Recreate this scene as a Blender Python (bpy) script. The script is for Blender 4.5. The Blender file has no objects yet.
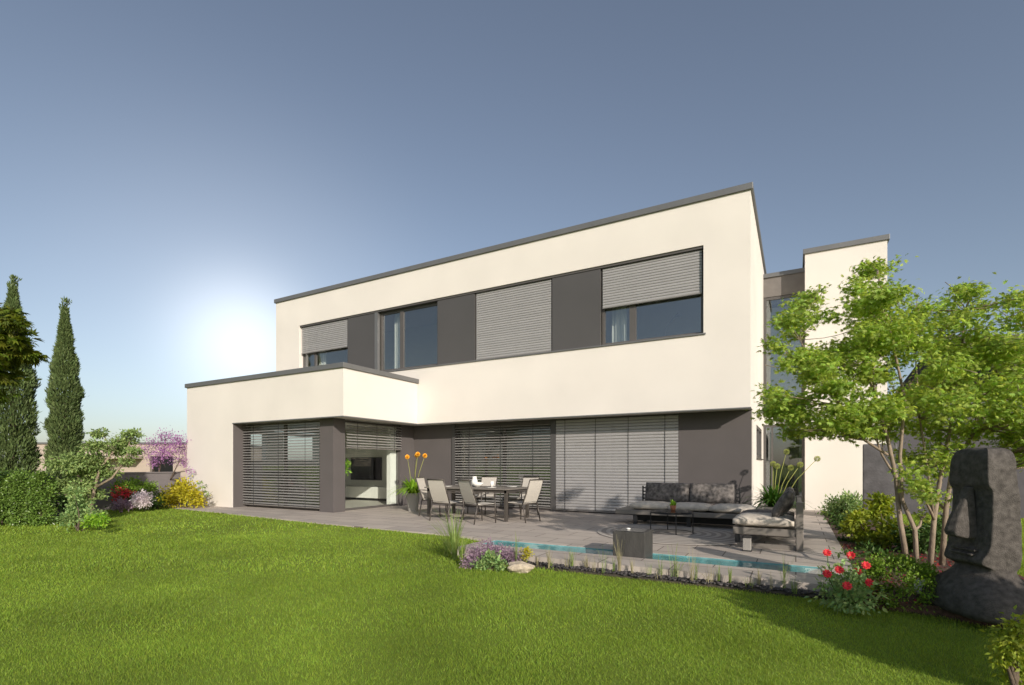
import bpy, math, random
import numpy as np
from mathutils import Vector
PI=math.pi
random.seed(7); rng=np.random.default_rng(7)
S=bpy.context.scene; COL=S.collection
# ------------------------------------------------------------------ camera numbers
F,YAW,HY,CAMZ=508.5,0.509,465.2,1.27
cY,sY=math.cos(YAW),math.sin(YAW)
def at(px,py,t):            # a point seen at this pixel, t metres ahead of the camera plane
    a=(px-512)/F
    return ((cY*a-sY)*t,(sY*a+cY)*t,CAMZ+(HY-py)/F*t)
def vis(X,Y,Z=0,m=0):
    R=cY*X+sY*Y; Fw=-sY*X+cY*Y
    return R,Fw
# ------------------------------------------------------------------ materials
def lin(c):
    return tuple((x/12.92 if x<=.04045 else ((x+.055)/1.055)**2.4) for x in c)
def mat(name,col,rough=.7,metal=0,var=.12,scale=6,bump=0,bscale=60,spec=.4,stretch=None,coat=0,island=0,hue=0):
    m=bpy.data.materials.new(name); m.use_nodes=True; N=m.node_tree.nodes; L=m.node_tree.links
    b=N['Principled BSDF']; b.inputs['Roughness'].default_value=rough; b.inputs['Metallic'].default_value=metal
    b.inputs['Specular IOR Level'].default_value=spec
    tc=N.new('ShaderNodeTexCoord'); src=tc.outputs['Object']
    if stretch:
        mp=N.new('ShaderNodeMapping'); mp.inputs['Scale'].default_value=stretch; L.new(src,mp.inputs[0]); src=mp.outputs[0]
    n=N.new('ShaderNodeTexNoise'); n.inputs['Scale'].default_value=scale; n.inputs['Detail'].default_value=6; L.new(src,n.inputs['Vector'])
    mr=N.new('ShaderNodeMapRange'); mr.inputs[1].default_value=.25; mr.inputs[2].default_value=.75
    mr.inputs[3].default_value=max(.1,1-var); mr.inputs[4].default_value=1+var; L.new(n.outputs['Fac'],mr.inputs[0])
    fac=mr.outputs[0]
    if island:
        g=N.new('ShaderNodeNewGeometry'); m2=N.new('ShaderNodeMapRange'); m2.inputs[3].default_value=1-island; m2.inputs[4].default_value=1+island
        L.new(g.outputs['Random Per Island'],m2.inputs[0])
        mu=N.new('ShaderNodeMath'); mu.operation='MULTIPLY'; L.new(fac,mu.inputs[0]); L.new(m2.outputs[0],mu.inputs[1]); fac=mu.outputs[0]
    h=N.new('ShaderNodeHueSaturation'); h.inputs['Color'].default_value=(*col,1); L.new(fac,h.inputs['Value'])
    if hue:
        g=N.new('ShaderNodeNewGeometry'); m3=N.new('ShaderNodeMapRange'); m3.inputs[3].default_value=.5-hue; m3.inputs[4].default_value=.5+hue
        w=N.new('ShaderNodeTexWhiteNoise'); w.noise_dimensions='1D'; L.new(g.outputs['Random Per Island'],w.inputs['W']); L.new(w.outputs['Value'],m3.inputs[0]); L.new(m3.outputs[0],h.inputs['Hue'])
    L.new(h.outputs[0],b.inputs['Base Color'])
    if bump:
        n2=N.new('ShaderNodeTexNoise'); n2.inputs['Scale'].default_value=bscale; n2.inputs['Detail'].default_value=4; L.new(src,n2.inputs['Vector'])
        bp=N.new('ShaderNodeBump'); bp.inputs['Strength'].default_value=bump; bp.inputs['Distance'].default_value=.01
        L.new(n2.outputs['Fac'],bp.inputs['Height']); L.new(bp.outputs[0],b.inputs['Normal'])
    return m
def leafmat(name,col,trans=.35,island=.35,hue=.02,var=.2,scale=3,rough=.5,spec=.25):
    m=mat(name,col,rough=rough,var=var,scale=scale,island=island,hue=hue,spec=spec)
    N=m.node_tree.nodes; L=m.node_tree.links; b=N['Principled BSDF']; out=N['Material Output']
    t=N.new('ShaderNodeBsdfTranslucent'); src=b.inputs['Base Color'].links[0].from_socket
    hs=N.new('ShaderNodeHueSaturation'); hs.inputs['Hue'].default_value=.485; hs.inputs['Saturation'].default_value=1.1; hs.inputs['Value'].default_value=1.5
    L.new(src,hs.inputs['Color']); L.new(hs.outputs[0],t.inputs['Color'])
    mx=N.new('ShaderNodeMixShader'); mx.inputs[0].default_value=trans
    L.new(b.outputs[0],mx.inputs[1]); L.new(t.outputs[0],mx.inputs[2]); L.new(mx.outputs[0],out.inputs['Surface'])
    return m
def glassmat(name,tint=(.8,.86,.85),ior=1.7,rough=.0,bump=0):
    m=bpy.data.materials.new(name); m.use_nodes=True; N=m.node_tree.nodes; L=m.node_tree.links
    N.remove(N['Principled BSDF']); out=N['Material Output']
    t=N.new('ShaderNodeBsdfTransparent'); t.inputs[0].default_value=(*tint,1)
    g=N.new('ShaderNodeBsdfGlossy'); g.inputs['Roughness'].default_value=rough; g.inputs[0].default_value=(.95,.97,1,1)
    fr=N.new('ShaderNodeFresnel'); ge=N.new('ShaderNodeNewGeometry'); iv=N.new('ShaderNodeMapRange'); iv.inputs[3].default_value=ior; iv.inputs[4].default_value=1/ior
    L.new(ge.outputs['Backfacing'],iv.inputs[0]); L.new(iv.outputs[0],fr.inputs[0])
    mx=N.new('ShaderNodeMixShader'); L.new(fr.outputs[0],mx.inputs[0]); L.new(t.outputs[0],mx.inputs[1]); L.new(g.outputs[0],mx.inputs[2]); L.new(mx.outputs[0],out.inputs['Surface'])
    if bump:
        tc=N.new('ShaderNodeTexCoord'); n=N.new('ShaderNodeTexNoise'); n.inputs['Scale'].default_value=9; L.new(tc.outputs['Object'],n.inputs[0])
        bp=N.new('ShaderNodeBump'); bp.inputs['Strength'].default_value=bump; bp.inputs['Distance'].default_value=.02
        L.new(n.outputs['Fac'],bp.inputs['Height']); L.new(bp.outputs[0],g.inputs['Normal']); L.new(bp.outputs[0],fr.inputs['Normal'])
    return m
M={}
M['render']=mat('white_render',(.69,.65,.60),.85,var=.05,scale=.7,bump=.4,bscale=180,spec=.2)
M['dark']=mat('dark_render',(.10,.09,.089),.8,var=.07,scale=1.2,bump=.2,bscale=160,spec=.25)
M['panel']=mat('cladding_panel',(.072,.069,.069),.55,var=.08,scale=.8,spec=.4)
M['frame']=mat('window_frame',(.085,.078,.074),.45,var=.06,spec=.5)
M['cap']=mat('roof_cap_metal',(.165,.165,.165),.45,metal=.35,var=.08,scale=2,spec=.5)
M['slat']=mat('blind_slat',(.36,.35,.345),.42,metal=.25,var=.04,scale=3,spec=.5,island=.035)
M['slatd']=mat('blind_slat_open',(.31,.30,.29),.42,metal=.25,var=.04,scale=3,spec=.5,island=.05)
M['rail']=mat('blind_rail',(.24,.225,.215),.4,metal=.3,var=.04)
M['cord']=mat('blind_cord',(.05,.05,.05),.8)
M['glass']=glassmat('window_glass',(.84,.87,.87),2.2)
M['glassc']=glassmat('clear_window_glass',(.97,.99,.98),1.45)
M['inwall']=mat('interior_plaster',(.78,.77,.70),.9,var=.04)
M['infloor']=mat('interior_floor',(.6,.57,.50),.5,var=.08)
M['curtain']=mat('white_curtain',(.8,.78,.7),.9,var=.06,scale=10)
M['black']=mat('black_gloss',(.012,.012,.014),.15,var=.1)
M['whitelac']=mat('white_lacquer',(.78,.77,.72),.4,var=.02)
M['alu']=mat('taupe_aluminium',(.10,.088,.078),.42,metal=.4,var=.06)
M['sling']=mat('beige_sling_fabric',(.50,.465,.41),.85,var=.06,scale=40,bump=.3,bscale=400)
M['cream']=mat('cream_cushion',(.53,.475,.41),.95,var=.22,scale=12,bump=.5,bscale=35)
M['greycush']=mat('grey_cushion',(.125,.112,.105),.95,var=.75,scale=15,bump=.5,bscale=30)
M['dkmetal']=mat('anthracite_metal',(.03,.03,.032),.45,metal=.3,var=.1)
M['sofaf']=mat('sofa_frame',(.20,.18,.16),.5,metal=.2,var=.07)
M['conc']=mat('dark_concrete',(.05,.048,.045),.6,var=.3,scale=9,bump=.6,bscale=50,stretch=(1,1,.35))
M['cerw']=mat('white_ceramic',(.75,.74,.70),.25,var=.02)
M['potg']=mat('stone_grey_pot',(.28,.265,.245),.6,var=.08)
M['terra']=mat('terracotta',(.42,.17,.09),.7,var=.12)
M['stone']=mat('volcanic_stone',(.098,.088,.080),.95,var=.45,scale=22,bump=1.0,bscale=130,spec=.15)
M['rock']=mat('pale_rock',(.40,.34,.26),.9,var=.35,scale=14,bump=1,bscale=40)
M['slate']=mat('slate',(.10,.095,.10),.7,var=.3,scale=5,bump=.8,bscale=20)
M['bark']=mat('smooth_bark',(.25,.195,.145),.85,var=.4,scale=14,bump=.7,bscale=40,stretch=(1,1,.4))
M['barkd']=mat('dark_bark',(.10,.075,.055),.9,var=.3,scale=14,bump=.8,bscale=40)
M['beige']=mat('beige_render',(.40,.33,.28),.9,var=.05)
M['greywall']=mat('grey_garden_wall',(.155,.14,.14),.85,var=.08,scale=2,bump=.2)
M['brownroof']=mat('brown_roof_tiles',(.07,.05,.048),.8,var=.25,scale=3,stretch=(1,1,8))
M['wood']=mat('weathered_boards',(.13,.10,.085),.9,var=.35,scale=5,stretch=(6,6,.6))
M['mulch']=mat('bark_mulch',(.085,.05,.035),.95,var=.6,scale=35,bump=1,bscale=60)
M['soil']=mat('soil',(.06,.05,.035),.95,var=.4,scale=12,bump=1,bscale=30)
M['pebble']=mat('dark_pebble',(.05,.045,.045),.6,var=.3,scale=5,island=.6)
M['mosaic']=mat('turquoise_mosaic',(.14,.33,.35),.4,var=.35,scale=7)
M['straw']=mat('dry_stem',(.30,.27,.15),.8,island=.2)
M['lamp']=mat('milky_globe',(.75,.72,.78),.35,var=.02)
# leaves
M['maple']=leafmat('maple_leaf',(.325,.435,.09),.52,.4,.025)
M['cyp']=leafmat('cypress_leaf',(.10,.14,.05),.12,.4,.015)
M['laurel']=leafmat('laurel_leaf',(.14,.23,.045),.2,.4,.012,spec=.5,rough=.35)
M['dull']=leafmat('greygreen_leaf',(.235,.32,.11),.3,.35,.02)
M['chest']=leafmat('chestnut_leaf',(.10,.13,.015),.3,.45,.03)
M['blueg']=leafmat('bluegreen_leaf',(.23,.34,.12),.25,.35,.03)
M['dkg']=leafmat('darkgreen_leaf',(.07,.13,.03),.25,.4,.02)
M['box']=leafmat('boxwood_leaf',(.15,.25,.03),.25,.4,.012)
M['yelg']=leafmat('yellowgreen_leaf',(.27,.33,.04),.35,.3,.02)
M['yel']=leafmat('yellow_flower',(.44,.40,.03),.3,.25,.012)
M['pink']=leafmat('judas_blossom',(.42,.20,.41),.35,.3,.02)
M['lilac']=leafmat('lilac_flower',(.33,.23,.30),.3,.35,.03)
M['palel']=leafmat('pale_lilac_blossom',(.70,.62,.66),.3,.2,.02)
M['red']=leafmat('red_flower',(.70,.05,.06),.25,.25,.008)
M['redl']=leafmat('red_leaf',(.30,.03,.03),.25,.4,.02)
M['orange']=leafmat('orange_flower',(.82,.52,.07),.3,.2,.015)
M['strap']=leafmat('strap_leaf',(.24,.42,.04),.35,.3,.02)
M['strapd']=leafmat('strap_leaf_dark',(.06,.15,.02),.25,.35,.02)
M['seed']=leafmat('green_seed_head',(.36,.40,.12),.3,.25,.02)
M['blade']=leafmat('grass_blade',(.235,.335,.048),.45,.34,.02,var=.3,scale=.7)
M['tuft']=leafmat('tuft_blade',(.22,.30,.08),.3,.35,.03)
M['bgtree']=leafmat('far_leaf',(.09,.10,.04),.25,.4,.04)
M['brleaf']=leafmat('brown_leaf',(.17,.12,.07),.25,.4,.02)
# paving with faint joints
def paving():
    m=mat('grey_paving',(.43,.38,.335),.75,var=.09,scale=1.6,bump=.25,bscale=120,spec=.3)
    N=m.node_tree.nodes; L=m.node_tree.links; b=N['Principled BSDF']; src=b.inputs['Base Color'].links[0].from_socket
    tc=N.new('ShaderNodeTexCoord'); br=N.new('ShaderNodeTexBrick'); br.offset=0.5
    br.inputs['Scale'].default_value=1; br.inputs['Brick Width'].default_value=.9; br.inputs['Row Height'].default_value=.45
    br.inputs['Mortar Size'].default_value=.008; br.inputs['Color1'].default_value=(1.08,1.08,1.07,1); br.inputs['Color2'].default_value=(.88,.88,.89,1); br.inputs['Mortar'].default_value=(.33,.31,.30,1)
    L.new(tc.outputs['Object'],br.inputs[0])
    mx=N.new('ShaderNodeMix'); mx.data_type='RGBA'; mx.blend_type='MULTIPLY'; mx.inputs[0].default_value=1
    L.new(src,mx.inputs[6]); L.new(br.outputs['Color'],mx.inputs[7]); L.new(mx.outputs[2],b.inputs['Base Color'])
    return m
M['paving']=paving()
def rugmat():
    m=mat('ringed_rug',(.36,.33,.30),.95,var=.05,scale=30)
    N=m.node_tree.nodes; L=m.node_tree.links; b=N['Principled BSDF']
    tc=N.new('ShaderNodeTexCoord'); w=N.new('ShaderNodeTexWave'); w.wave_type='RINGS'; w.rings_direction='Z'; w.inputs['Scale'].default_value=1.9; w.inputs['Distortion'].default_value=.6; w.inputs['Detail Scale'].default_value=2
    L.new(tc.outputs['Object'],w.inputs[0]); r=N.new('ShaderNodeValToRGB'); r.color_ramp.elements[0].position=.5; r.color_ramp.elements[0].color=(.27,.24,.215,1); r.color_ramp.elements[1].position=.62; r.color_ramp.elements[1].color=(.43,.39,.345,1)
    L.new(w.outputs['Fac'],r.inputs[0]); L.new(r.outputs[0],b.inputs['Base Color']); return m
M['rug']=rugmat()
def lawnmat():
    m=mat('lawn_ground',(.17,.23,.035),.95,var=.3,scale=.5,bump=.6,bscale=25,spec=.1)
    return m
M['lawn']=lawnmat()
# ------------------------------------------------------------------ object helpers
def tag(o,label=None,cat=None,group=None,kind=None):
    if label: o['label']=label
    if cat: o['category']=cat
    if group: o['group']=group
    if kind: o['kind']=kind
    return o
def empty(name,loc=(0,0,0),rz=0,label=None,cat=None,group=None):
    o=bpy.data.objects.new(name,None); o.empty_display_size=.2; COL.objects.link(o); o.location=loc; o.rotation_euler.z=rz
    return tag(o,label,cat,group)
def mesh_obj(name,V,Fc,material,parent=None,org=(0,0,0),smooth=False,bevel=0,loc=None):
    me=bpy.data.meshes.new(name); V=np.asarray(V,dtype=float)-np.asarray(org,dtype=float)
    me.from_pydata(V.tolist(),[],Fc); me.update(); me.materials.append(material)
    if smooth: me.polygons.foreach_set('use_smooth',[True]*len(me.polygons))
    o=bpy.data.objects.new(name,me); COL.objects.link(o)
    if parent: o.parent=parent
    if loc: o.location=loc
    if bevel:
        bm=o.modifiers.new('bevel','BEVEL'); bm.width=bevel; bm.segments=2; bm.limit_method='ANGLE'
    return o
class MB:
    def __init__(s): s.v=[]; s.f=[]
    def add(s,V,Fc):
        n=len(s.v); s.v+= [tuple(p) for p in V]; s.f+=[tuple(i+n for i in f) for f in Fc]; return s
    def box(s,x0,x1,y0,y1,z0,z1):
        if x0>x1:x0,x1=x1,x0
        if y0>y1:y0,y1=y1,y0
        if z0>z1:z0,z1=z1,z0
        return s.add([(x0,y0,z0),(x1,y0,z0),(x1,y1,z0),(x0,y1,z0),(x0,y0,z1),(x1,y0,z1),(x1,y1,z1),(x0,y1,z1)],
            [(0,3,2,1),(4,5,6,7),(0,1,5,4),(1,2,6,5),(2,3,7,6),(3,0,4,7)])
    def tube(s,pts,rad,n=8,cap=True):
        pts=[Vector(p) for p in pts]; k=len(pts)
        if not hasattr(rad,'__len__'): rad=[rad]*k
        prev=None; rings=[]
        for i,p in enumerate(pts):
            d=(pts[min(i+1,k-1)]-pts[max(i-1,0)]).normalized()
            if prev is None:
                u=d.orthogonal().normalized()
            else:
                u=(prev-d*prev.dot(d)); u=u.normalized() if u.length>1e-6 else d.orthogonal().normalized()
            prev=u; w=d.cross(u)
            rings.append([tuple(p+(u*math.cos(2*PI*j/n)+w*math.sin(2*PI*j/n))*rad[i]) for j in range(n)])
        V=[q for r in rings for q in r]; Fc=[]
        for i in range(k-1):
            for j in range(n):
                a=i*n+j; b=i*n+(j+1)%n; Fc.append((a,b,b+n,a+n))
        if cap: Fc.append(tuple(range(n-1,-1,-1))); Fc.append(tuple((k-1)*n+j for j in range(n)))
        return s.add(V,Fc)
    def bar(s,a,b,w,h=None):    # rectangular bar between two points
        h=h or w; a=Vector(a); b=Vector(b); d=(b-a).normalized()
        u=Vector((0,0,1)).cross(d); u=u.normalized() if u.length>1e-3 else Vector((1,0,0)); v=d.cross(u)
        V=[]
        for p in (a,b):
            for i,j in ((-1,-1),(1,-1),(1,1),(-1,1)): V.append(tuple(p+u*i*w/2+v*j*h/2))
        return s.add(V,[(3,2,1,0),(4,5,6,7),(0,1,5,4),(1,2,6,5),(2,3,7,6),(3,0,4,7)])
    def lathe(s,prof,c=(0,0,0),n=24):
        V=[(c[0]+r*math.cos(2*PI*j/n),c[1]+r*math.sin(2*PI*j/n),c[2]+z) for r,z in prof for j in range(n)]
        Fc=[]; k=len(prof)
        for i in range(k-1):
            for j in range(n):
                a=i*n+j;b=i*n+(j+1)%n; Fc.append((a,b,b+n,a+n))
        Fc.append(tuple(range(n-1,-1,-1))); Fc.append(tuple((k-1)*n+j for j in range(n)))
        return s.add(V,Fc)
    def prism(s,poly,z0,z1):
        n=len(poly); V=[(x,y,z0) for x,y in poly]+[(x,y,z1) for x,y in poly]
        return s.add(V,[tuple(range(n-1,-1,-1)),tuple(range(n,2*n))]+[(i,(i+1)%n,(i+1)%n+n,i+n) for i in range(n)])
    def build(s,name,material,parent=None,org=(0,0,0),**k):
        return mesh_obj(name,s.v,s.f,material,parent,org,**k)
def solid(xs,ys,zs,fill):
    nx,ny,nz=len(xs)-1,len(ys)-1,len(zs)-1
    cell=lambda i,j,k: 0<=i<nx and 0<=j<ny and 0<=k<nz and fill((xs[i]+xs[i+1])/2,(ys[j]+ys[j+1])/2,(zs[k]+zs[k+1])/2)
    m=MB(); idx={}
    def vi(i,j,k):
        if (i,j,k) not in idx: idx[(i,j,k)]=len(m.v); m.v.append((xs[i],ys[j],zs[k]))
        return idx[(i,j,k)]
    for i in range(nx):
        for j in range(ny):
            for k in range(nz):
                if not cell(i,j,k): continue
                if not cell(i-1,j,k): m.f.append((vi(i,j,k),vi(i,j,k+1),vi(i,j+1,k+1),vi(i,j+1,k)))
                if not cell(i+1,j,k): m.f.append((vi(i+1,j,k),vi(i+1,j+1,k),vi(i+1,j+1,k+1),vi(i+1,j,k+1)))
                if not cell(i,j-1,k): m.f.append((vi(i,j,k),vi(i+1,j,k),vi(i+1,j,k+1),vi(i,j,k+1)))
                if not cell(i,j+1,k): m.f.append((vi(i,j+1,k),vi(i,j+1,k+1),vi(i+1,j+1,k+1),vi(i+1,j+1,k)))
                if not cell(i,j,k-1): m.f.append((vi(i,j,k),vi(i,j+1,k),vi(i+1,j+1,k),vi(i+1,j,k)))
                if not cell(i,j,k+1): m.f.append((vi(i,j,k+1),vi(i+1,j,k+1),vi(i+1,j+1,k+1),vi(i,j+1,k+1)))
    return m
def fast_mesh(name,V,nper,faces,material,parent=None,org=(0,0,0)):
    """V: (n,nper,3) ; faces: list of index tuples per element (all same length)"""
    n=V.shape[0]; Fa=np.array(faces); L=Fa.shape[1]
    V=V-np.asarray(org); me=bpy.data.meshes.new(name)
    me.vertices.add(n*nper); me.vertices.foreach_set('co',V.reshape(-1).astype(np.float32))
    idx=(np.arange(n)[:,None,None]*nper+Fa[None]).reshape(-1)
    nf=n*len(faces); me.loops.add(len(idx)); me.loops.foreach_set('vertex_index',idx.astype(np.int32))
    me.polygons.add(nf); me.polygons.foreach_set('loop_start',(np.arange(nf)*L).astype(np.int32))
    me.update(calc_edges=True); me.validate(); me.materials.append(material)
    o=bpy.data.objects.new(name,me); COL.objects.link(o)
    if parent: o.parent=parent
    return o
# leaf templates (unit size, in xy plane, stem at origin, pointing +y)
T_OVAL=(np.array([(0,0,0),(.27,.42,.07),(0,1,-.06),(-.27,.42,.07),(0,.45,-.02)]),[(0,1,4),(1,2,4),(2,3,4),(3,0,4)])
T_NEED=(np.array([(0,0,0),(.13,.35,.05),(.03,1,0),(-.13,.45,-.05)]),[(0,1,2),(0,2,3)])
def palm(k=5,spread=1.9):
    V=[(0,0,0)];Fc=[]
    for i in range(k):
        a=(i-(k-1)/2)*spread/(k-1)*1.15; l=1-.22*abs(i-(k-1)/2)/((k-1)/2)
        d=np.array((math.sin(a),math.cos(a))); p=np.array((d[1],-d[0]))
        A=d*l*.5+p*.13; B=d*l; C=d*l*.5-p*.13; n=len(V)
        V+= [(A[0],A[1],-.03),(B[0],B[1],-.22),(C[0],C[1],-.03)]; Fc+=[(0,n,n+1),(0,n+1,n+2)]
    return np.array(V,float),Fc
T_PALM=palm()
def place_leaves(name,P,D,size,tmpl,material,parent,org,up=None,roll=.8):
    """P points (n,3), D pointing dirs (n,3)"""
    n=len(P); D=D/np.linalg.norm(D,axis=1)[:,None]
    U=np.tile(np.array([0,0,1.]),(n,1)) if up is None else up
    U=U+rng.normal(0,roll,(n,3)); X=np.cross(D,U); X/=np.linalg.norm(X,axis=1)[:,None]+1e-9; Z=np.cross(X,D)
    sz=(size*rng.uniform(.65,1.3,n))[:,None,None]
    T,Fc=tmpl
    V=P[:,None,:]+sz*(T[None,:,0:1]*X[:,None,:]+T[None,:,1:2]*D[:,None,:]+T[None,:,2:3]*Z[:,None,:])
    return fast_mesh(name,V,len(T),Fc,material,parent,org)
def blobs_points(blobs,n,clump=.25,clumps=14,flat=.5,shell=.6):
    """blobs: (x,y,z,rx,ry,rz). clumps inside, leaves gathered round the clumps"""
    w=np.array([b[3]*b[4]*b[5] for b in blobs])**.75; w/=w.sum(); P=[];O=[]
    for b,ww in zip(blobs,w):
        m=int(n*ww)+1; c=np.array(b[:3]); r=np.array(b[3:6]); K=max(4,int(clumps))
        d=rng.normal(size=(K,3)); d/=np.linalg.norm(d,axis=1)[:,None]
        cc=c+d*r*(rng.uniform(shell**2,1,K)**.5)[:,None]*.85
        ii=rng.integers(0,K,m); q=rng.normal(size=(m,3))*np.array([1,1,flat])*clump*float(r.mean())
        p=cc[ii]+q; P.append(p); O.append((p-c)/r)
    return np.concatenate(P),np.concatenate(O)
def leafcloud(name,blobs,n,size,material,parent=None,org=(0,0,0),tmpl=T_OVAL,clump=.28,clumps=14,flat=.6,droop=0,shell=.55,roll=.8,zmin=None,out=1):
    P,O=blobs_points(blobs,n,clump,clumps,flat,shell)
    if zmin is not None: P[:,2]=np.maximum(P[:,2],zmin+rng.uniform(0,.03,len(P)))
    D=O*out+rng.normal(0,.7,P.shape); D[:,2]-=droop
    return place_leaves(name,P,D,size,tmpl,material,parent,org,roll=roll)
def branch(m,a,b,r0,r1,wob=.08,n=6,sag=0):
    a=np.array(a,float);b=np.array(b,float); L=np.linalg.norm(b-a); pts=[];rs=[]; w=rng.normal(0,wob*L,3)
    for i in range(n):
        t=i/(n-1); p=a+(b-a)*t+w*math.sin(PI*t)*.6+rng.normal(0,.012*L,3)*(0<i<n-1); p[2]+=sag*math.sin(PI*t)*L
        pts.append(tuple(p)); rs.append(r0+(r1-r0)*t)
    m.tube(pts,rs,7); return pts
def straps(m,c,n,L,w,spread=1,seg=6,lean=(0,0),zup=1.0):
    for i in range(n):
        a=random.uniform(0,2*PI); l=L*random.uniform(.6,1.15); out=random.uniform(.25,1)*spread; d=Vector((math.cos(a)+lean[0],math.sin(a)+lean[1],0)); 
        side=Vector((-d.y,d.x,0)).normalized(); V=[];ww=w*random.uniform(.7,1.2)
        b=Vector(c)+Vector((random.uniform(-1,1),random.uniform(-1,1),0))*.05*spread
        for k in range(seg+1):
            t=k/seg; p=b+d*out*l*(t**1.2)*.8+Vector((0,0,zup*l*(t*1.0-.75*out*t*t))); hw=ww*(1-t**2.2)*.5+.0008
            V+= [tuple(p-side*hw),tuple(p+side*hw)]
        m.add(V,[(2*k,2*k+1,2*k+3,2*k+2) for k in range(seg)])
    return m
def flowerhead(m,c,r,n=26,k=.35):
    for i in range(n):
        z=1-2*(i+.5)/n; a=i*2.4; s=math.sqrt(1-z*z); d=Vector((s*math.cos(a),s*math.sin(a),z)); u=d.orthogonal().normalized(); v=d.cross(u)
        c0=Vector(c); tip=c0+d*r; q=r*k
        m.add([tuple(c0+d*r*.25),tuple(tip+u*q),tuple(tip+d*q*.4+v*q),tuple(tip-u*q),tuple(tip-v*q)],[(0,1,2),(0,2,3),(0,3,4),(0,4,1)])
def disc_flower(m,c,r,nrm,n=9):
    nrm=Vector(nrm).normalized(); u=nrm.orthogonal().normalized(); v=nrm.cross(u); c=Vector(c)
    for lay in range(2):
        for i in range(n):
            a=2*PI*(i+.5*lay)/n; d=u*math.cos(a)+v*math.sin(a); p=nrm.cross(d); rr=r*(1-.3*lay)
            h=nrm*(r*(.25+.25*lay))
            m.add([tuple(c),tuple(c+d*rr*.6+p*rr*.34+h*.6),tuple(c+d*rr+h),tuple(c+d*rr*.6-p*rr*.34+h*.6)],[(0,1,2,3)])
# ------------------------------------------------------------------ world, sun, camera
SUN=Vector((.77,-.63,.40)).normalized()
el=math.asin(SUN.z); az=math.atan2(SUN.x,SUN.y)
W=bpy.data.worlds.new('World'); S.world=W; W.use_nodes=True; N=W.node_tree.nodes; L=W.node_tree.links
bg=N['Background']; sk=N.new('ShaderNodeTexSky'); sk.sky_type='NISHITA'; sk.sun_disc=False; sk.sun_elevation=el; sk.sun_rotation=az
sk.air_density=1.0; sk.dust_density=1.6; sk.ozone_density=2.0; sk.altitude=200
hs=N.new('ShaderNodeHueSaturation'); hs.inputs['Saturation'].default_value=.74; hs.inputs['Hue'].default_value=.5; L.new(sk.outputs[0],hs.inputs['Color'])
# lens flare glow painted into the sky colour, low on the left
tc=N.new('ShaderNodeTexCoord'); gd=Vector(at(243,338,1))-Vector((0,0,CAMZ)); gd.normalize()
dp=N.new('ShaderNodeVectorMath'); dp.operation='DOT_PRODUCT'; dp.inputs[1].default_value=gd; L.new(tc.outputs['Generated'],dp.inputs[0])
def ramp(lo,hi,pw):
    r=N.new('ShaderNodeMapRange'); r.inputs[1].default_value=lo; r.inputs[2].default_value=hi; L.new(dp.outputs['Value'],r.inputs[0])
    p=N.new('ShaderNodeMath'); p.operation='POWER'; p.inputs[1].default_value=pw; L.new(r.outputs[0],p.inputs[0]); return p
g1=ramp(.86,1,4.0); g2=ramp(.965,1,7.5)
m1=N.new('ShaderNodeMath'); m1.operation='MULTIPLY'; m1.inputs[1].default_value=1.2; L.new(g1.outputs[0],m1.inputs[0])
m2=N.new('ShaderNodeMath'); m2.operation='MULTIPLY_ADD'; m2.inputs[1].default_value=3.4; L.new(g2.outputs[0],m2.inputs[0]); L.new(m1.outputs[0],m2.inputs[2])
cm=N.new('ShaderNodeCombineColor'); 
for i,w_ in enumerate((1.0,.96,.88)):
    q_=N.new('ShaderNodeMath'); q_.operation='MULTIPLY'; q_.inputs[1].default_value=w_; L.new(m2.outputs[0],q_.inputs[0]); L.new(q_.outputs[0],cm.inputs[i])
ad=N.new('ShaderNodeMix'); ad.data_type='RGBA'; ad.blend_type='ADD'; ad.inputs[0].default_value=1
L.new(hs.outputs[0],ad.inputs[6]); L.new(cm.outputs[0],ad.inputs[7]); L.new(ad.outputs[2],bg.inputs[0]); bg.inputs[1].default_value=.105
sl=bpy.data.lights.new('sun','SUN'); sl.energy=4.0; sl.angle=math.radians(.6); sl.color=(1,.91,.80)
so=bpy.data.objects.new('sun',sl); COL.objects.link(so); so.rotation_euler=SUN.to_track_quat('Z','Y').to_euler(); so.location=(5,-8,12)
cam=bpy.data.cameras.new('camera'); co=bpy.data.objects.new('camera',cam); COL.objects.link(co); S.camera=co
cam.sensor_width=36; cam.lens=F/1024*36; cam.shift_y=(HY-342.5)/1024; cam.clip_end=3000; cam.clip_start=.05
co.location=(0,0,CAMZ); co.rotation_euler=(PI/2,0,YAW)
S.render.resolution_x=1024; S.render.resolution_y=685
S.view_settings.view_transform='Standard'; S.view_settings.look='None'; S.view_settings.gamma=1; S.view_settings.use_curve_mapping=False
S.view_settings.exposure=0.25
S.render.engine='CYCLES'
try: S.cycles.transparent_max_bounces=24
except: pass
# ------------------------------------------------------------------ ground
def sstep(x): x=np.clip(x,0,1); return x*x*(3-2*x)
def lawn_z(X,Y):
    return -.025-.085*sstep((7.6-Y+np.clip(X+5.5,0,2)*.6)/1.6)
TERR=[(-17.6,8.45),(-14.7,8.22),(-9.2,7.72),(-5.5,7.52),(-4.62,7.42)]
g=MB(); g.add([(-1500,-1500,-.35),(1500,-1500,-.35),(1500,1500,-.35),(-1500,1500,-.35)],[(0,1,2,3)])
o=g.build('ground',M['lawn']); tag(o,kind='structure')
xs=np.concatenate([np.arange(-60,-20,4),np.arange(-20,8,.5),np.arange(8,60,4)]); ys=np.concatenate([np.arange(-40,-4,4),np.arange(-4,12,.5),np.arange(12,60,4)])
V=[(x,y,float(lawn_z(x,y))) for y in ys for x in xs]; nx=len(xs)
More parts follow.
